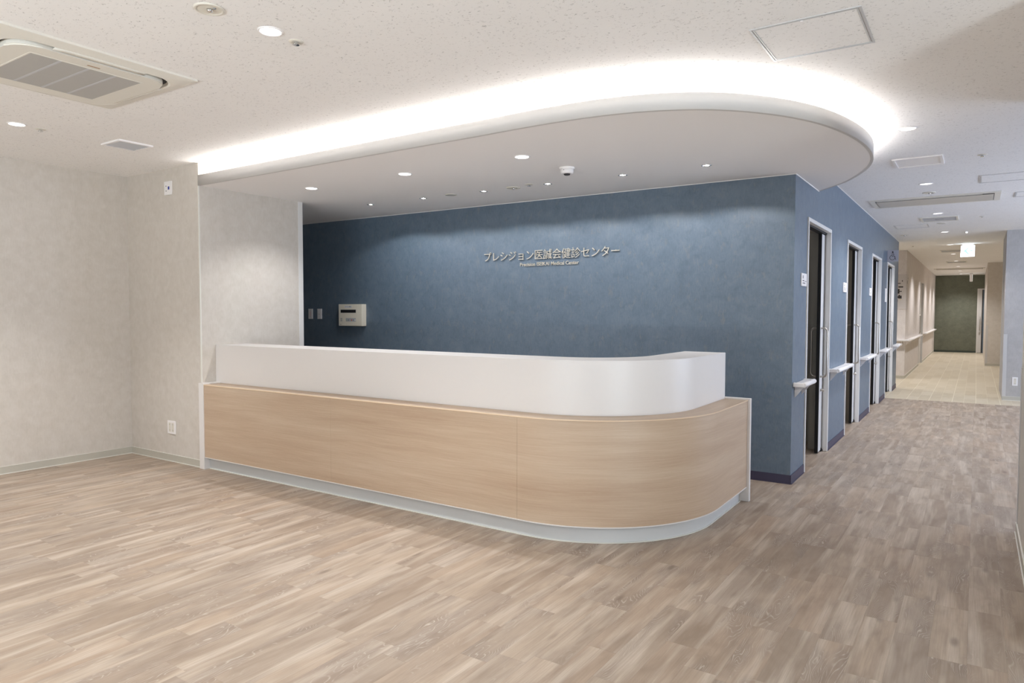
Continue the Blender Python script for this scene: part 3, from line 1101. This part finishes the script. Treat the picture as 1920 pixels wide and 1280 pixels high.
# adjustable wall-wash spots
def make_washer(label, group):
    t = thing('spotlight', label, 'spotlight', (0, 0, 0), 0, group)
    G().lathe((0, 0, 0), [(0.0300, 0.0), (0.0370, 0.0), (0.0365, -0.002), (0.0300, -0.0025), (0.0290, 0.0), (0.0250, 0.0135), (0.0300, 0.0135), (0.0300, 0.0)], 32).obj('trim_ring', M['chrome'], t)
    g = G()
    g.lathe((0, 0, 0), [(0, 0.0135), (0.0248, 0.0135), (0.0245, 0.0118), (0, 0.0110)], 24)
    g.obj('lamp', M['lens'], t)
    return t
WG = 'small wall washer spots over the sign wall'
wx = SPOT_X
wl = ['nearest the pier', 'second from the pier', 'left of the canopy emergency light', 'right of the canopy sprinkler', 'fifth from the pier, right of the smoke detector', 'nearest the blue wall corner']
w0 = make_washer('small spotlight in the canopy ' + wl[0], WG)
w0.location = (wx[0], -0.672, SOFFIT)
ws = [w0] + [dup(w0, (wx[k], -0.672, SOFFIT), 'small spotlight in the canopy ' + wl[k], WG) for k in range(1, 6)]
for t in ws:
    lamp('spot_lamp', 'SPOT', (0, 0, 0.0088), K_WASH, WHITE, t, (0, 0.60, -0.80), spot_size=math.radians(140), spot_blend=0.8, shadow_soft_size=0.002)

def make_sprinkler(label, group='ceiling sprinklers'):
    t = thing('sprinkler', label, 'sprinkler', (0, 0, 0), 0, group)
    G().lathe((0, 0, 0), [(0, 0), (0.034, 0), (0.033, -0.002), (0.020, -0.004), (0, -0.004)], 24).obj('flange', M['ivory'], t)
    G().lathe((0, 0, -0.004), [(0.010, 0.0005), (0.011, -0.004), (0.009, -0.009), (0.015, -0.010), (0.015, -0.012), (0, -0.013)], 16).obj('head', M['chrome'], t)
    return t
sp = make_sprinkler('small sprinkler beside the top lobby downlight')
sp.location = (-1.483, -3.504, CEIL)
for loc, lb in (((-4.215, -3.446, CEIL), 'small sprinkler beside the downlight at far left'),
                ((-1.948, -0.741, SOFFIT), 'sprinkler in the canopy beside its emergency light'),
                ((1.186, 1.035, CEIL), 'sprinkler right of the white square vent in the corridor ceiling'),
                ((1.21, 5.304, CEIL), 'sprinkler in the corridor ceiling before the exit sign'),
                ((0.151, 9.478, CEIL), 'far sprinkler above the side passage')):
    dup(sp, loc, lb)

def make_emergency(label, group='round emergency lights'):
    t = thing('emergency_light', label, 'emergency light', (0, 0, 0), 0, group)
    G().lathe((0, 0, 0), [(0, 0), (0.062, 0), (0.060, -0.005), (0.050, -0.007), (0.048, -0.004), (0, -0.004)], 32).obj('cover', M['ivory'], t)
    G().lathe((0.004, 0.0, -0.004), [(0, 0), (0.013, 0), (0.011, -0.009), (0.005, -0.013), (0, -0.014)], 16).obj('bulb', M['chrome'], t)
    G().lathe((0.030, 0.004, -0.004), [(0, 0), (0.007, 0), (0.006, -0.004), (0, -0.005)], 12).obj('test_button', M['grey'], t)
    return t
em = make_emergency('round cream emergency light at the top edge of the lobby ceiling')
em.location = (-1.497, -3.935, CEIL)
for loc, lb in (((-2.146, -0.678, SOFFIT), 'round emergency light in the canopy beside the sprinkler'),
                ((0.734, 2.84, CEIL), 'round emergency light before the long corridor air conditioner'),
                ((0.174, 7.267, CEIL), 'round emergency light near the blue wall end')):
    dup(em, loc, lb)
def make_disc(label, group='round ceiling speakers'):
    t = thing('ceiling_speaker', label, 'speaker', (0, 0, 0), 0, group)
    G().lathe((0, 0, 0), ring_prof(0.048, 0.056, 0.005), 32).obj('rim', M['ivory'], t)
    G().lathe((0, 0, 0), [(0, 0), (0.048, 0), (0.048, -0.003), (0, -0.004)], 32).obj('grille', M['grille'], t)
    return t
ds = make_disc('flat round cover in the canopy left of the emergency light')
ds.location = (-2.818, -0.690, SOFFIT)
dup(ds, (0.736, 5.849, CEIL), 'flat round speaker beside the small square corridor air vent')

t = thing('smoke_detector', 'white round smoke detector under the canopy', 'smoke detector', (-1.354, -1.159, SOFFIT))
G().lathe((0, 0, 0), [(0, 0), (0.056, 0), (0.056, -0.010), (0.054, -0.012), (0.049, -0.012), (0.048, -0.034), (0.040, -0.046), (0.022, -0.047), (0.022, -0.044), (0, -0.044)], 32).obj('body', M['plastic'], t)
G().lathe((0, 0, -0.047), [(0, 0.002), (0.024, 0.002), (0.022, -0.007), (0.018, -0.009), (0, -0.009)], 20).obj('sensor', M['ink'], t)
G().cyl((0.0, -0.050, -0.024), 0.003, 0.004, 8, 'y').obj('indicator', M['ink'], t)

# flush access hatches
def make_hatch(label, sx, sy, loc, board=True):
    t = thing('access_hatch', label, 'access hatch', loc, 0, 'square access hatches')
    g = G()
    def sq(a, b):
        return [(-a, -b), (a, -b), (a, b), (-a, b)]
    g.ring_prism(sq(sx / 2, sy / 2), sq(sx / 2 - 0.009, sy / 2 - 0.009), -0.004, 0.0)
    g.obj('frame', M['alu'], t)
    g = G()
    g.ring_prism(sq(sx / 2 - 0.013, sy / 2 - 0.013), sq(sx / 2 - 0.019, sy / 2 - 0.019), -0.003, 0.0)
    g.obj('door_rim', M['alu'], t)
    G().box(-sx / 2 + 0.0195, sx / 2 - 0.0195, -sy / 2 + 0.0195, sy / 2 - 0.0195, -0.0015, 0).obj('board', M['ceiling'], t)
    G().lathe((-0.01, -sy / 2 + 0.024, -0.0015), [(0, 0), (0.008, 0), (0.006, -0.004), (0, -0.005)], 12).obj('latch', M['plastic'], t)
    return t
make_hatch('square access hatch above the rounded canopy end', 0.45, 0.46, (0.53, -2.255, CEIL))
make_hatch('access hatch in the corridor ceiling left of the exit sign', 0.43, 0.46, (0.362, 6.03, CEIL))
make_hatch('access hatch right of the second corridor downlight', 0.45, 0.45, (1.392, 2.253, CEIL))
make_hatch('access hatch at the right end of the long air conditioner', 0.45, 0.37, (1.705, 3.468, CEIL))

# supply grille at far left
t = thing('air_vent', 'white square louvred vent in the ceiling at far left', 'vent', (-4.168, -2.882, CEIL))
def sq(a, b):
    return [(-a, -b), (a, -b), (a, b), (-a, b)]
G().ring_prism(sq(0.132, 0.127), sq(0.112, 0.108), -0.012, 0.0).obj('frame', M['plastic'], t)
G().box(-0.112, 0.112, -0.108, 0.108, -0.002, 0).obj('backing', M['dark'], t)
for k in range(9):
    xx = -0.099 + k * 0.0248
    g = G()
    g.prism([(xx - 0.008, -0.0095), (xx + 0.004, -0.0025), (xx + 0.0055, -0.0035), (xx - 0.0065, -0.0105)], -0.1075, 0.1075, 'y')
    g.obj('slat', M['lightgrey'], t)

# white raised vent beside the canopy
t = thing('ceiling_vent', 'white rectangular recessed vent panel in the ceiling right of the canopy', 'vent', (0.745, 1.035, CEIL))
G().ring_prism(sq(0.178, 0.195), sq(0.158, 0.172), -0.010, 0.0).obj('frame', M['plastic'], t)
G().box(-0.157, 0.157, -0.171, 0.171, -0.003, 0.0).obj('panel', M['plastic'], t)

# four-way cassette
def rrect(hx, hy, r, n=8):
    out = []
    for cx, cy, a0 in ((hx - r, hy - r, 0), (-hx + r, hy - r, PI / 2), (-hx + r, -hy + r, PI), (hx - r, -hy + r, 1.5 * PI)):
        for k in range(n + 1):
            a = a0 + PI / 2 * k / n
            out.append((cx + r * math.cos(a), cy + r * math.sin(a)))
    return out
t = thing('air_conditioner', 'large square ceiling cassette air conditioner cut by the left edge', 'air conditioner', (-2.825, -3.905, CEIL))
H = 0.465
g = G()
o4 = rrect(H, H, 0.012, 8)
i4 = rrect(0.372, 0.372, 0.115, 8)
# sloping outer panel from the ceiling edge down to the slot
k = len(o4)
rings = []
for pts, z in ((o4, 0.0), (o4, -0.010), (rrect(0.400, 0.400, 0.13, 8), -0.024), (rrect(0.392, 0.392, 0.13, 8), -0.020), (rrect(0.388, 0.388, 0.13, 8), 0.0)):
    rings.append([g.bm.verts.new((a, b, z)) for a, b in pts])
for a, b in zip(rings[:-1], rings[1:]):
    for i in range(k):
        j = (i + 1) % k
        g.face([a[i], a[j], b[j], b[i]])
g.obj('panel', M['acwhite'], t)
G().ring_prism(rrect(0.388, 0.388, 0.13), rrect(0.33, 0.33, 0.1), -0.006, -0.001).obj('outlet_slot', M['dark'], t, label='dark air outlet slot')
g = G()
g.prism(rrect(0.368, 0.368, 0.115), -0.034, -0.0065)
es = [e for e in g.bm.edges if all(abs(v.co.z + 0.034) < 1e-5 for v in e.verts)]
bmesh.ops.bevel(g.bm, geom=es, offset=0.006, segments=2, affect='EDGES')
g.obj('centre_panel', M['acwhite'], t)
G().ring_prism(sq(0.268, 0.268), sq(0.260, 0.260), -0.0355, -0.034).obj('grille_frame', M['acwhite'], t)
gril = G().box(-0.260, 0.260, -0.260, 0.260, -0.0350, -0.0342).obj('grille', M['grille'], t, label='grey intake grille')
for yy in (-0.13, 0.0, 0.13):
    G().box(-0.260, 0.260, yy - 0.006, yy + 0.006, -0.0362, -0.0351).obj('grille_rib', M['lightgrey'], gril)
for q in range(4):
    g = G()
    # a slightly bowed flap hanging open along each side
    n = 10
    up, lo = [], []
    for k in range(n + 1):
        s = -0.215 + 0.43 * k / n
        bow = 0.010 * (1 - (2 * k / n - 1) ** 2)
        for lst, dz in ((up, 0.0), (lo, -0.004)):
            lst.append([g.bm.verts.new((0.3755, s, -0.0265 + dz)), g.bm.verts.new((0.399 + bow * 0.6, s, -0.0215 + dz))])
    for k in range(n):
        g.face([up[k][0], up[k][1], up[k + 1][1], up[k + 1][0]], smooth=True)
        g.face([lo[k][0], lo[k + 1][0], lo[k + 1][1], lo[k][1]], smooth=True)
        g.face([up[k][0], up[k + 1][0], lo[k + 1][0], lo[k][0]])
        g.face([up[k][1], lo[k][1], lo[k + 1][1], up[k + 1][1]])
    for k in (0, n):
        g.face([up[k][0], lo[k][0], lo[k][1], up[k][1]])
    f = g.obj('flap', M['acwhite'], t)
    f.rotation_euler = (0, 0, q * PI / 2)
G().box(0.300, 0.312, -0.03, 0.03, -0.0348, -0.0340).obj('maker_plate', M['tan'], t, label='small tan print on the centre panel')

# long two-way corridor unit
def long_unit(label, loc, lx=1.22, ly=0.64, group='long corridor air conditioners'):
    t = thing('air_conditioner', label, 'air conditioner', loc, 0, group)
    G().ring_prism(sq(lx / 2, ly / 2), sq(lx / 2 - 0.055, ly / 2 - 0.05), -0.012, 0.0).obj('panel', M['acwhite'], t)
    G().box(-lx / 2 + 0.0555, lx / 2 - 0.0555, -ly / 2 + 0.0505, ly / 2 - 0.0505, -0.0105, 0).obj('outlet_slot', M['dark'], t, label='dark air outlet slot')
    G().box(-lx / 2 + 0.062, lx / 2 - 0.062, -ly / 2 + 0.100, ly / 2 - 0.100, -0.017, -0.0107, 0.002).obj('intake_panel', M['acgrey'], t, label='grey beige intake panel')
    for s in (-1, 1):
        g = G()
        g.box(-lx / 2 + 0.07, lx / 2 - 0.16, s * (ly / 2 - 0.074) - 0.010, s * (ly / 2 - 0.074) + 0.010, -0.0125, -0.0107)
        g.obj('flap', M['acwhite'], t)
    return t
long_unit('long beige air conditioner across the corridor ceiling beyond the canopy', (0.75, 3.42, CEIL))
long_unit('far long air conditioner across the corridor ceiling near the green wall', (0.74, 18.0, CEIL))
def small_unit(label, loc, group='small square corridor air vents'):
    t = thing('air_vent', label, 'vent', loc, 0, group)
    G().ring_prism(sq(0.213, 0.245), sq(0.190, 0.215), -0.010, 0.0).obj('frame', M['acwhite'], t)
    G().box(-0.190, 0.190, -0.215, 0.215, -0.003, 0).obj('backing', M['dark'], t)
    for k in range(5):
        yy = -0.172 + k * 0.086
        G().box(-0.189, 0.189, yy - 0.033, yy + 0.033, -0.007, -0.0032, 0.001).obj('slat', M['lightgrey'], t)
    G().box(-0.05, 0.05, -0.02, 0.02, -0.009, -0.0072).obj('sensor', M['grey'], t)
    return t
small_unit('small square air vent in the corridor ceiling past the long air conditioner', (0.735, 5.265, CEIL))
small_unit('small square air vent in the far corridor beyond the exit sign', (0.74, 11.05, CEIL))
small_unit('farthest small square air vent in the corridor ceiling', (0.74, 14.75, CEIL))

# ------------------------------------------------------------------ text helper
def text_mesh(txt, size, extrude, offset=0.0):
    cu = bpy.data.curves.new('text', 'FONT')
    cu.body = txt
    cu.size = size
    cu.extrude = extrude
    cu.offset = offset
    cu.resolution_u = 3
    ob = bpy.data.objects.new('text', cu)
    COL.objects.link(ob)
    bpy.context.view_layer.update()
    dg = bpy.context.evaluated_depsgraph_get()
    me = bpy.data.meshes.new_from_object(ob.evaluated_get(dg))
    bpy.data.objects.remove(ob)
    bpy.data.curves.remove(cu)
    xs = [v.co.x for v in me.vertices]
    ys = [v.co.y for v in me.vertices]
    return me, (min(xs), max(xs), min(ys), max(ys)) if xs else (0, 0, 0, 0)

# raised lettering on the blue wall
sign = thing('wall_sign', 'raised metal company lettering in two lines on the blue wall', 'sign', (-2.205, -0.013, 1.79))
J = 'プレシジョン医誠会健診センター'
X0, X1 = -2.948, -1.462
pitch = (X1 - X0 + 0.012) / len(J)
FS = pitch * 1.03
for i, ch in enumerate(J):
    me, bb = text_mesh(ch, FS, 0.005, -0.0006)
    me.name = 'letter'
    me.materials.clear()
    me.materials.append(M['letters'])
    o = bpy.data.objects.new('letter', me)
    COL.objects.link(o)
    o.parent = sign
    o.rotation_euler = (PI / 2, 0, 0)
    o.location = (X0 + i * pitch - sign.location.x, 0, 1.846 - sign.location.z)
me, bb = text_mesh('Precision ISEIKAI Medical Center', 0.05, 0.003, 0.0004)
sc_ = 0.640 / (bb[1] - bb[0])
me.transform(Matrix.Scale(sc_, 4, (1, 0, 0)) @ Matrix.Scale(0.95, 4, (0, 1, 0)))
me.materials.clear()
me.materials.append(M['letters'])
o = bpy.data.objects.new('lettering', me)
COL.objects.link(o)
o.parent = sign
o.rotation_euler = (PI / 2, 0, 0)
o.location = (-2.512 - sign.location.x, 0.003, 1.780 - sign.location.z)
g = G()
for i in range(len(J)):
    g.cyl((X0 + (i + 0.5) * pitch - sign.location.x, 0.004, 1.895 - sign.location.z), 0.002, 0.009, 6, 'y')
g.obj('stand_off', M['steel'], sign)

# ------------------------------------------------------------------ blue wall fittings
t = thing('call_panel', 'beige wall mounted call panel with a black display window', 'control panel', (-4.790, 0.0, 1.176))
G().box(-0.189, 0.1895, -0.070, -0.0005, 0.0, 0.250, 0.004, 2).obj('body', M['beige_metal'], t)
G().box(-0.1560, 0.0979, -0.0712, -0.0701, 0.148, 0.190).obj('display_frame', M['ivory'], t)
disp = G().box(-0.1519, 0.0938, -0.0722, -0.0713, 0.152, 0.186).obj('display', M['black'], t, label='black display window')
for k in range(5):
    G().box(-0.143 + k * 0.0465, -0.103 + k * 0.0465, -0.0727, -0.0723, 0.157, 0.181).obj('display_cell', M['dark'], disp)
strip_name = G().box(-0.0871, 0.0291, -0.0712, -0.0701, 0.208, 0.232).obj('name_strip', M['plastic'], t, label='white name strip')
me, bb = text_mesh('トイレ呼出', 0.021, 0.0002)
me.materials.clear()
me.materials.append(M['ink'])
o = bpy.data.objects.new('lettering', me)
COL.objects.link(o)
o.parent = strip_name
o.rotation_euler = (PI / 2, 0, 0)
o.location = (-0.082, -0.0715, 0.2125)
strip = G().box(-0.0689, 0.0913, -0.0712, -0.0701, 0.052, 0.090).obj('button_strip', M['lightgrey'], t, label='grey button strip')
for xx, mm, wd in ((-0.062, 'greenled', 0.012), (-0.030, 'grey', 0.012), (0.032, 'orange', 0.013), (0.062, 'grey', 0.012), (0.098, 'plastic', 0.016)):
    G().box(xx * 0.83 - wd / 2, xx * 0.83 + wd / 2, -0.0735, -0.0713, 0.060, 0.076, 0.001).obj('button', M[mm], strip)
for k in range(5):
    G().box(-0.1577, -0.1286, -0.0710, -0.0701, 0.054 + k * 0.008, 0.058 + k * 0.008).obj('speaker_slot', M['grey'], t)
G().box(-0.1701, -0.1411, -0.0706, -0.0701, 0.014, 0.019).obj('maker_print', M['paleink'], t)

def switch(label, x, marks):
    t = thing('light_switch', label, 'light switch', (x, 0.0, 1.252))
    G().box(-0.037, 0.037, -0.009, -0.0005, 0.0, 0.122, 0.002, 2).obj('plate', M['plastic'], t)
    if marks:
        for k in range(5):
            rk = G().box(-0.022, 0.022, -0.0108, -0.0091, 0.016 + k * 0.019, 0.031 + k * 0.019, 0.0008).obj('rocker', M['plastic'], t)
            G().box(-0.008, 0.012, -0.0112, -0.0109, 0.021 + k * 0.019, 0.026 + k * 0.019).obj('mark', M['red' if k in (1, 2, 3) else 'lightgrey'], rk)
    else:
        rk = G().box(-0.020, 0.020, -0.0108, -0.0091, 0.016, 0.106, 0.001).obj('rocker', M['plastic'], t)
        G().box(-0.006, 0.004, -0.0112, -0.0109, 0.055, 0.062).obj('mark', M['tan'], rk)
    return t
switch('white switch plate with pale red marks, nearest the pier', -5.537, True)
switch('plain white switch plate beside the call panel', -5.377, False)

# ------------------------------------------------------------------ sockets
def socket(label, loc, w_, h_, cols, rot=0.0, rows=2):
    t = thing('wall_socket', label, 'socket', loc, rot)
    G().box(-w_ / 2, w_ / 2, -0.010, -0.0005, 0.0, h_, 0.002, 2).obj('plate', M['plastic'], t)
    for c in range(cols):
        cx = (c - (cols - 1) / 2) * 0.045
        ol = G().box(cx - 0.017, cx + 0.017, -0.0112, -0.0101, 0.018, h_ - 0.018, 0.0005).obj('outlet', M['ivory'], t)
        g = G()
        for r in range(rows):
            z = 0.034 + r * (h_ - 0.068)
            for s in (-1, 1):
                g.box(cx + s * 0.006 - 0.0013, cx + s * 0.006 + 0.0013, -0.0115, -0.0113, z - 0.006, z + 0.006)
        g.obj('slot', M['paleink'], ol)
    return t
socket('white double socket low on the pale wall left of the counter', (-4.772, YP, 0.249), 0.122, 0.118, 2)
socket('white socket on the blue-lit wall end at the right edge', (1.690, 7.35, 0.229), 0.070, 0.130, 1)
t = thing('data_outlet', 'white wall plate with a blue jack high on the pale wall', 'wall plate', (-4.757, YP, 2.361))
G().box(-0.057, 0.057, -0.010, -0.0005, 0, 0.119, 0.002, 2).obj('plate', M['plastic'], t)
G().box(0.006, 0.027, -0.0125, -0.0101, 0.045, 0.072, 0.001).obj('jack', M['bluejack'], t, label='blue jack')
for zz in (0.036, 0.078):
    G().cyl((-0.025, -0.0101, zz), 0.0045, -0.0014, 10, 'y').obj('socket_hole', M['ink'], t)

# ------------------------------------------------------------------ signs in the corridor
plate_lab = ['white room plate beside the first door', 'white room plate beside the second door', 'white room plate beside the third door', 'tall white room plate beside the fourth door']
for i, (y0, y1, z0, z1) in enumerate(((0.245, 0.440, 1.552, 1.655), (2.350, 2.560, 1.555, 1.655), (4.500, 4.690, 1.56, 1.66), (6.37, 6.56, 1.50, 1.71))):
    t = thing('room_plate', plate_lab[i], 'sign', (0, y0, z0), 0, 'room plates along the blue wall')
    W_, H_ = y1 - y0, z1 - z0
    G().box(0.0005, 0.010, 0.0, W_, 0.0, H_, 0.0015).obj('plate', M['plastic'], t)
    if i < 3:
        g = G()
        g.box(0.0101, 0.0107, 0.030, 0.062, H_ * 0.58, H_ * 0.82)
        g.obj('symbol', M['paleink'], t)
        G().box(0.0101, 0.0107, 0.030, 0.085, H_ * 0.38, H_ * 0.46).obj('lettering', M['ink'], t)
        G().box(0.0101, 0.0107, 0.110, 0.175, H_ * 0.36, H_ * 0.41).obj('lettering', M['paleink'], t)
        G().box(0.0101, 0.0107, 0.030, 0.130, H_ * 0.18, H_ * 0.28).obj('lettering', M['paleink'], t)

# projecting wheelchair sign
t = thing('wheelchair_sign', 'grey projecting sign with a wheelchair symbol above the last blue door', 'sign', (0.0, 6.60, 2.130))
G().box(0.0008, 0.155, -0.006, 0.006, 0.0, 0.172, 0.001).obj('plate', M['signgrey'], t)
g = G()
def arc(cx, cz, r, a0, a1, n, wdt):
    for k in range(n):
        A, B = a0 + (a1 - a0) * k / n, a0 + (a1 - a0) * (k + 1) / n
        p = [(cx + (r + q) * math.cos(a), cz + (r + q) * math.sin(a)) for a, q in ((A, -wdt), (B, -wdt), (B, wdt), (A, wdt))]
        g.face([g.bm.verts.new((x_, -0.0066, z_)) for x_, z_ in p])
def bar(x0, z0, x1, z1, wdt):
    dx, dz = x1 - x0, z1 - z0
    l = math.hypot(dx, dz)
    nx, nz = -dz / l * wdt, dx / l * wdt
    g.face([g.bm.verts.new((x_, -0.0066, z_)) for x_, z_ in ((x0 + nx, z0 + nz), (x0 - nx, z0 - nz), (x1 - nx, z1 - nz), (x1 + nx, z1 + nz))])
arc(0.076, 0.145, 0.0055, 0, 2 * PI, 12, 0.0055)
arc(0.073, 0.058, 0.036, math.radians(105), math.radians(410), 26, 0.0033)
bar(0.069, 0.131, 0.069, 0.078, 0.0028)
bar(0.086, 0.131, 0.086, 0.078, 0.0028)
bar(0.066, 0.077, 0.089, 0.077, 0.0028)
bar(0.066, 0.131, 0.089, 0.131, 0.0035)
bar(0.089, 0.104, 0.103, 0.104, 0.0028)
bar(0.098, 0.082, 0.120, 0.024, 0.0033)
g.obj('symbol', M['ink'], t)

# floor directory on the beige wall end
t = thing('directory_board', 'pale floor plan board on the end of the beige wall', 'sign', (-0.35, 10.42, 1.405))
G().box(0.0, 0.338, -0.008, -0.0005, 0, 0.705, 0.001).obj('board', M['mapplate'], t)
g = G()
for x0, x1, z0, z1 in ((0.20, 0.285, 0.438, 0.462), (0.12, 0.222, 0.315, 0.410), (0.222, 0.262, 0.353, 0.370), (0.205, 0.232, 0.215, 0.290), (0.232, 0.262, 0.215, 0.275),
                       (0.13, 0.205, 0.225, 0.265), (0.10, 0.185, 0.195, 0.225), (0.175, 0.195, 0.155, 0.190), (0.13, 0.24, 0.515, 0.530)):
    g.box(x0, x1, -0.0086, -0.0081, z0, z1)
g.obj('plan', M['ink'], t, label='dark blocks of the floor plan')
g = G()
g.prism([(0.268, 0.55), (0.278, 0.57), (0.268, 0.59), (0.258, 0.57)], -0.0086, -0.0081, 'y')
g.obj('symbol', M['ink'], t)
G().box(0.225, 0.250, -0.0086, -0.0081, 0.19, 0.20).obj('marker', M['yellow'], t, label='yellow marker')
t = thing('direction_board', 'pale wayfinding board round the corner from the floor plan', 'sign', (-0.012, 10.44, 1.405))
G().box(0.0005, 0.006, 0.0, 0.42, 0, 0.705, 0.001).obj('board', M['mapplate'], t)
g = G()
for y0, y1, z0, z1 in ((0.10, 0.20, 0.52, 0.58), (0.24, 0.30, 0.62, 0.65), (0.05, 0.10, 0.40, 0.43), (0.06, 0.10, 0.16, 0.21)):
    g.box(0.0061, 0.0066, y0, y1, z0, z1)
g.obj('lettering', M['paleink'], t)

# hanging exit signs
t = thing('exit_sign', 'lit white exit sign under the ceiling with a green arrow pointing left', 'exit sign', (1.018, 9.64, CEIL))
G().box(-0.112, 0.112, -0.024, 0.024, -0.235, -0.018, 0.004, 2).obj('case', M['plastic'], t)
face = G().box(-0.105, 0.105, -0.0255, -0.0245, -0.228, -0.025).obj('face', M['signlit'], t, label='glowing white face')
g = G()
zc = -0.122
sc = 1.08
pts = [(-0.060, 0), (0.004, 0.058), (0.022, 0.058), (-0.016, 0.008), (0.068, 0.009), (0.068, -0.008), (-0.016, -0.008), (0.022, -0.056), (0.004, -0.056)]
g.prism([(a * sc, zc + b * sc) for a, b in pts], -0.0268, -0.0256, 'y')
g.obj('arrow', M['arrow'], face, label='green arrow')
g = G()
for a in (0.044, 0.075):
    g.box(a - 0.005, a + 0.005, -0.0266, -0.0256, -0.212, -0.186)
g.obj('print', M['signprint'], face)
G().box(-0.09, 0.09, -0.018, 0.018, -0.0185, 0.0, 0.002).obj('ceiling_plate', M['plastic'], t)
lamp('exit_glow', 'POINT', (0, -0.10, -0.11), 1.2, (0.78, 0.88, 1.0), t, shadow_soft_size=0.05)
t = thing('hanging_sign', 'white lit sign seen edge on, under the ceiling near the green wall', 'exit sign', (1.010, 21.0, CEIL))
G().box(-0.034, 0.034, -0.12, 0.12, -0.262, -0.030, 0.005, 2).obj('case', M['plastic'], t)
for sx in (-1, 1):
    G().box(sx * 0.035 - 0.0008, sx * 0.035 + 0.0008, -0.11, 0.11, -0.252, -0.040).obj('face', M['signlit'], t, label='glowing white face')
G().box(-0.024, 0.024, -0.05, 0.05, -0.030, 0.0, 0.002).obj('ceiling_plate', M['plastic'], t)
t = thing('bright_oblong', 'tiny glowing white oblong on the ceiling before the exit sign', 'indicator lamp', (1.02, 7.25, CEIL))  # glowing white oblong on the ceiling
G().box(-0.016, 0.016, -0.09, 0.09, -0.012, 0.0, 0.003, 2).obj('body', M['plastic'], t)
G().box(-0.012, 0.012, -0.084, 0.084, -0.0135, -0.012).obj('lens', M['lens_dim'], t)
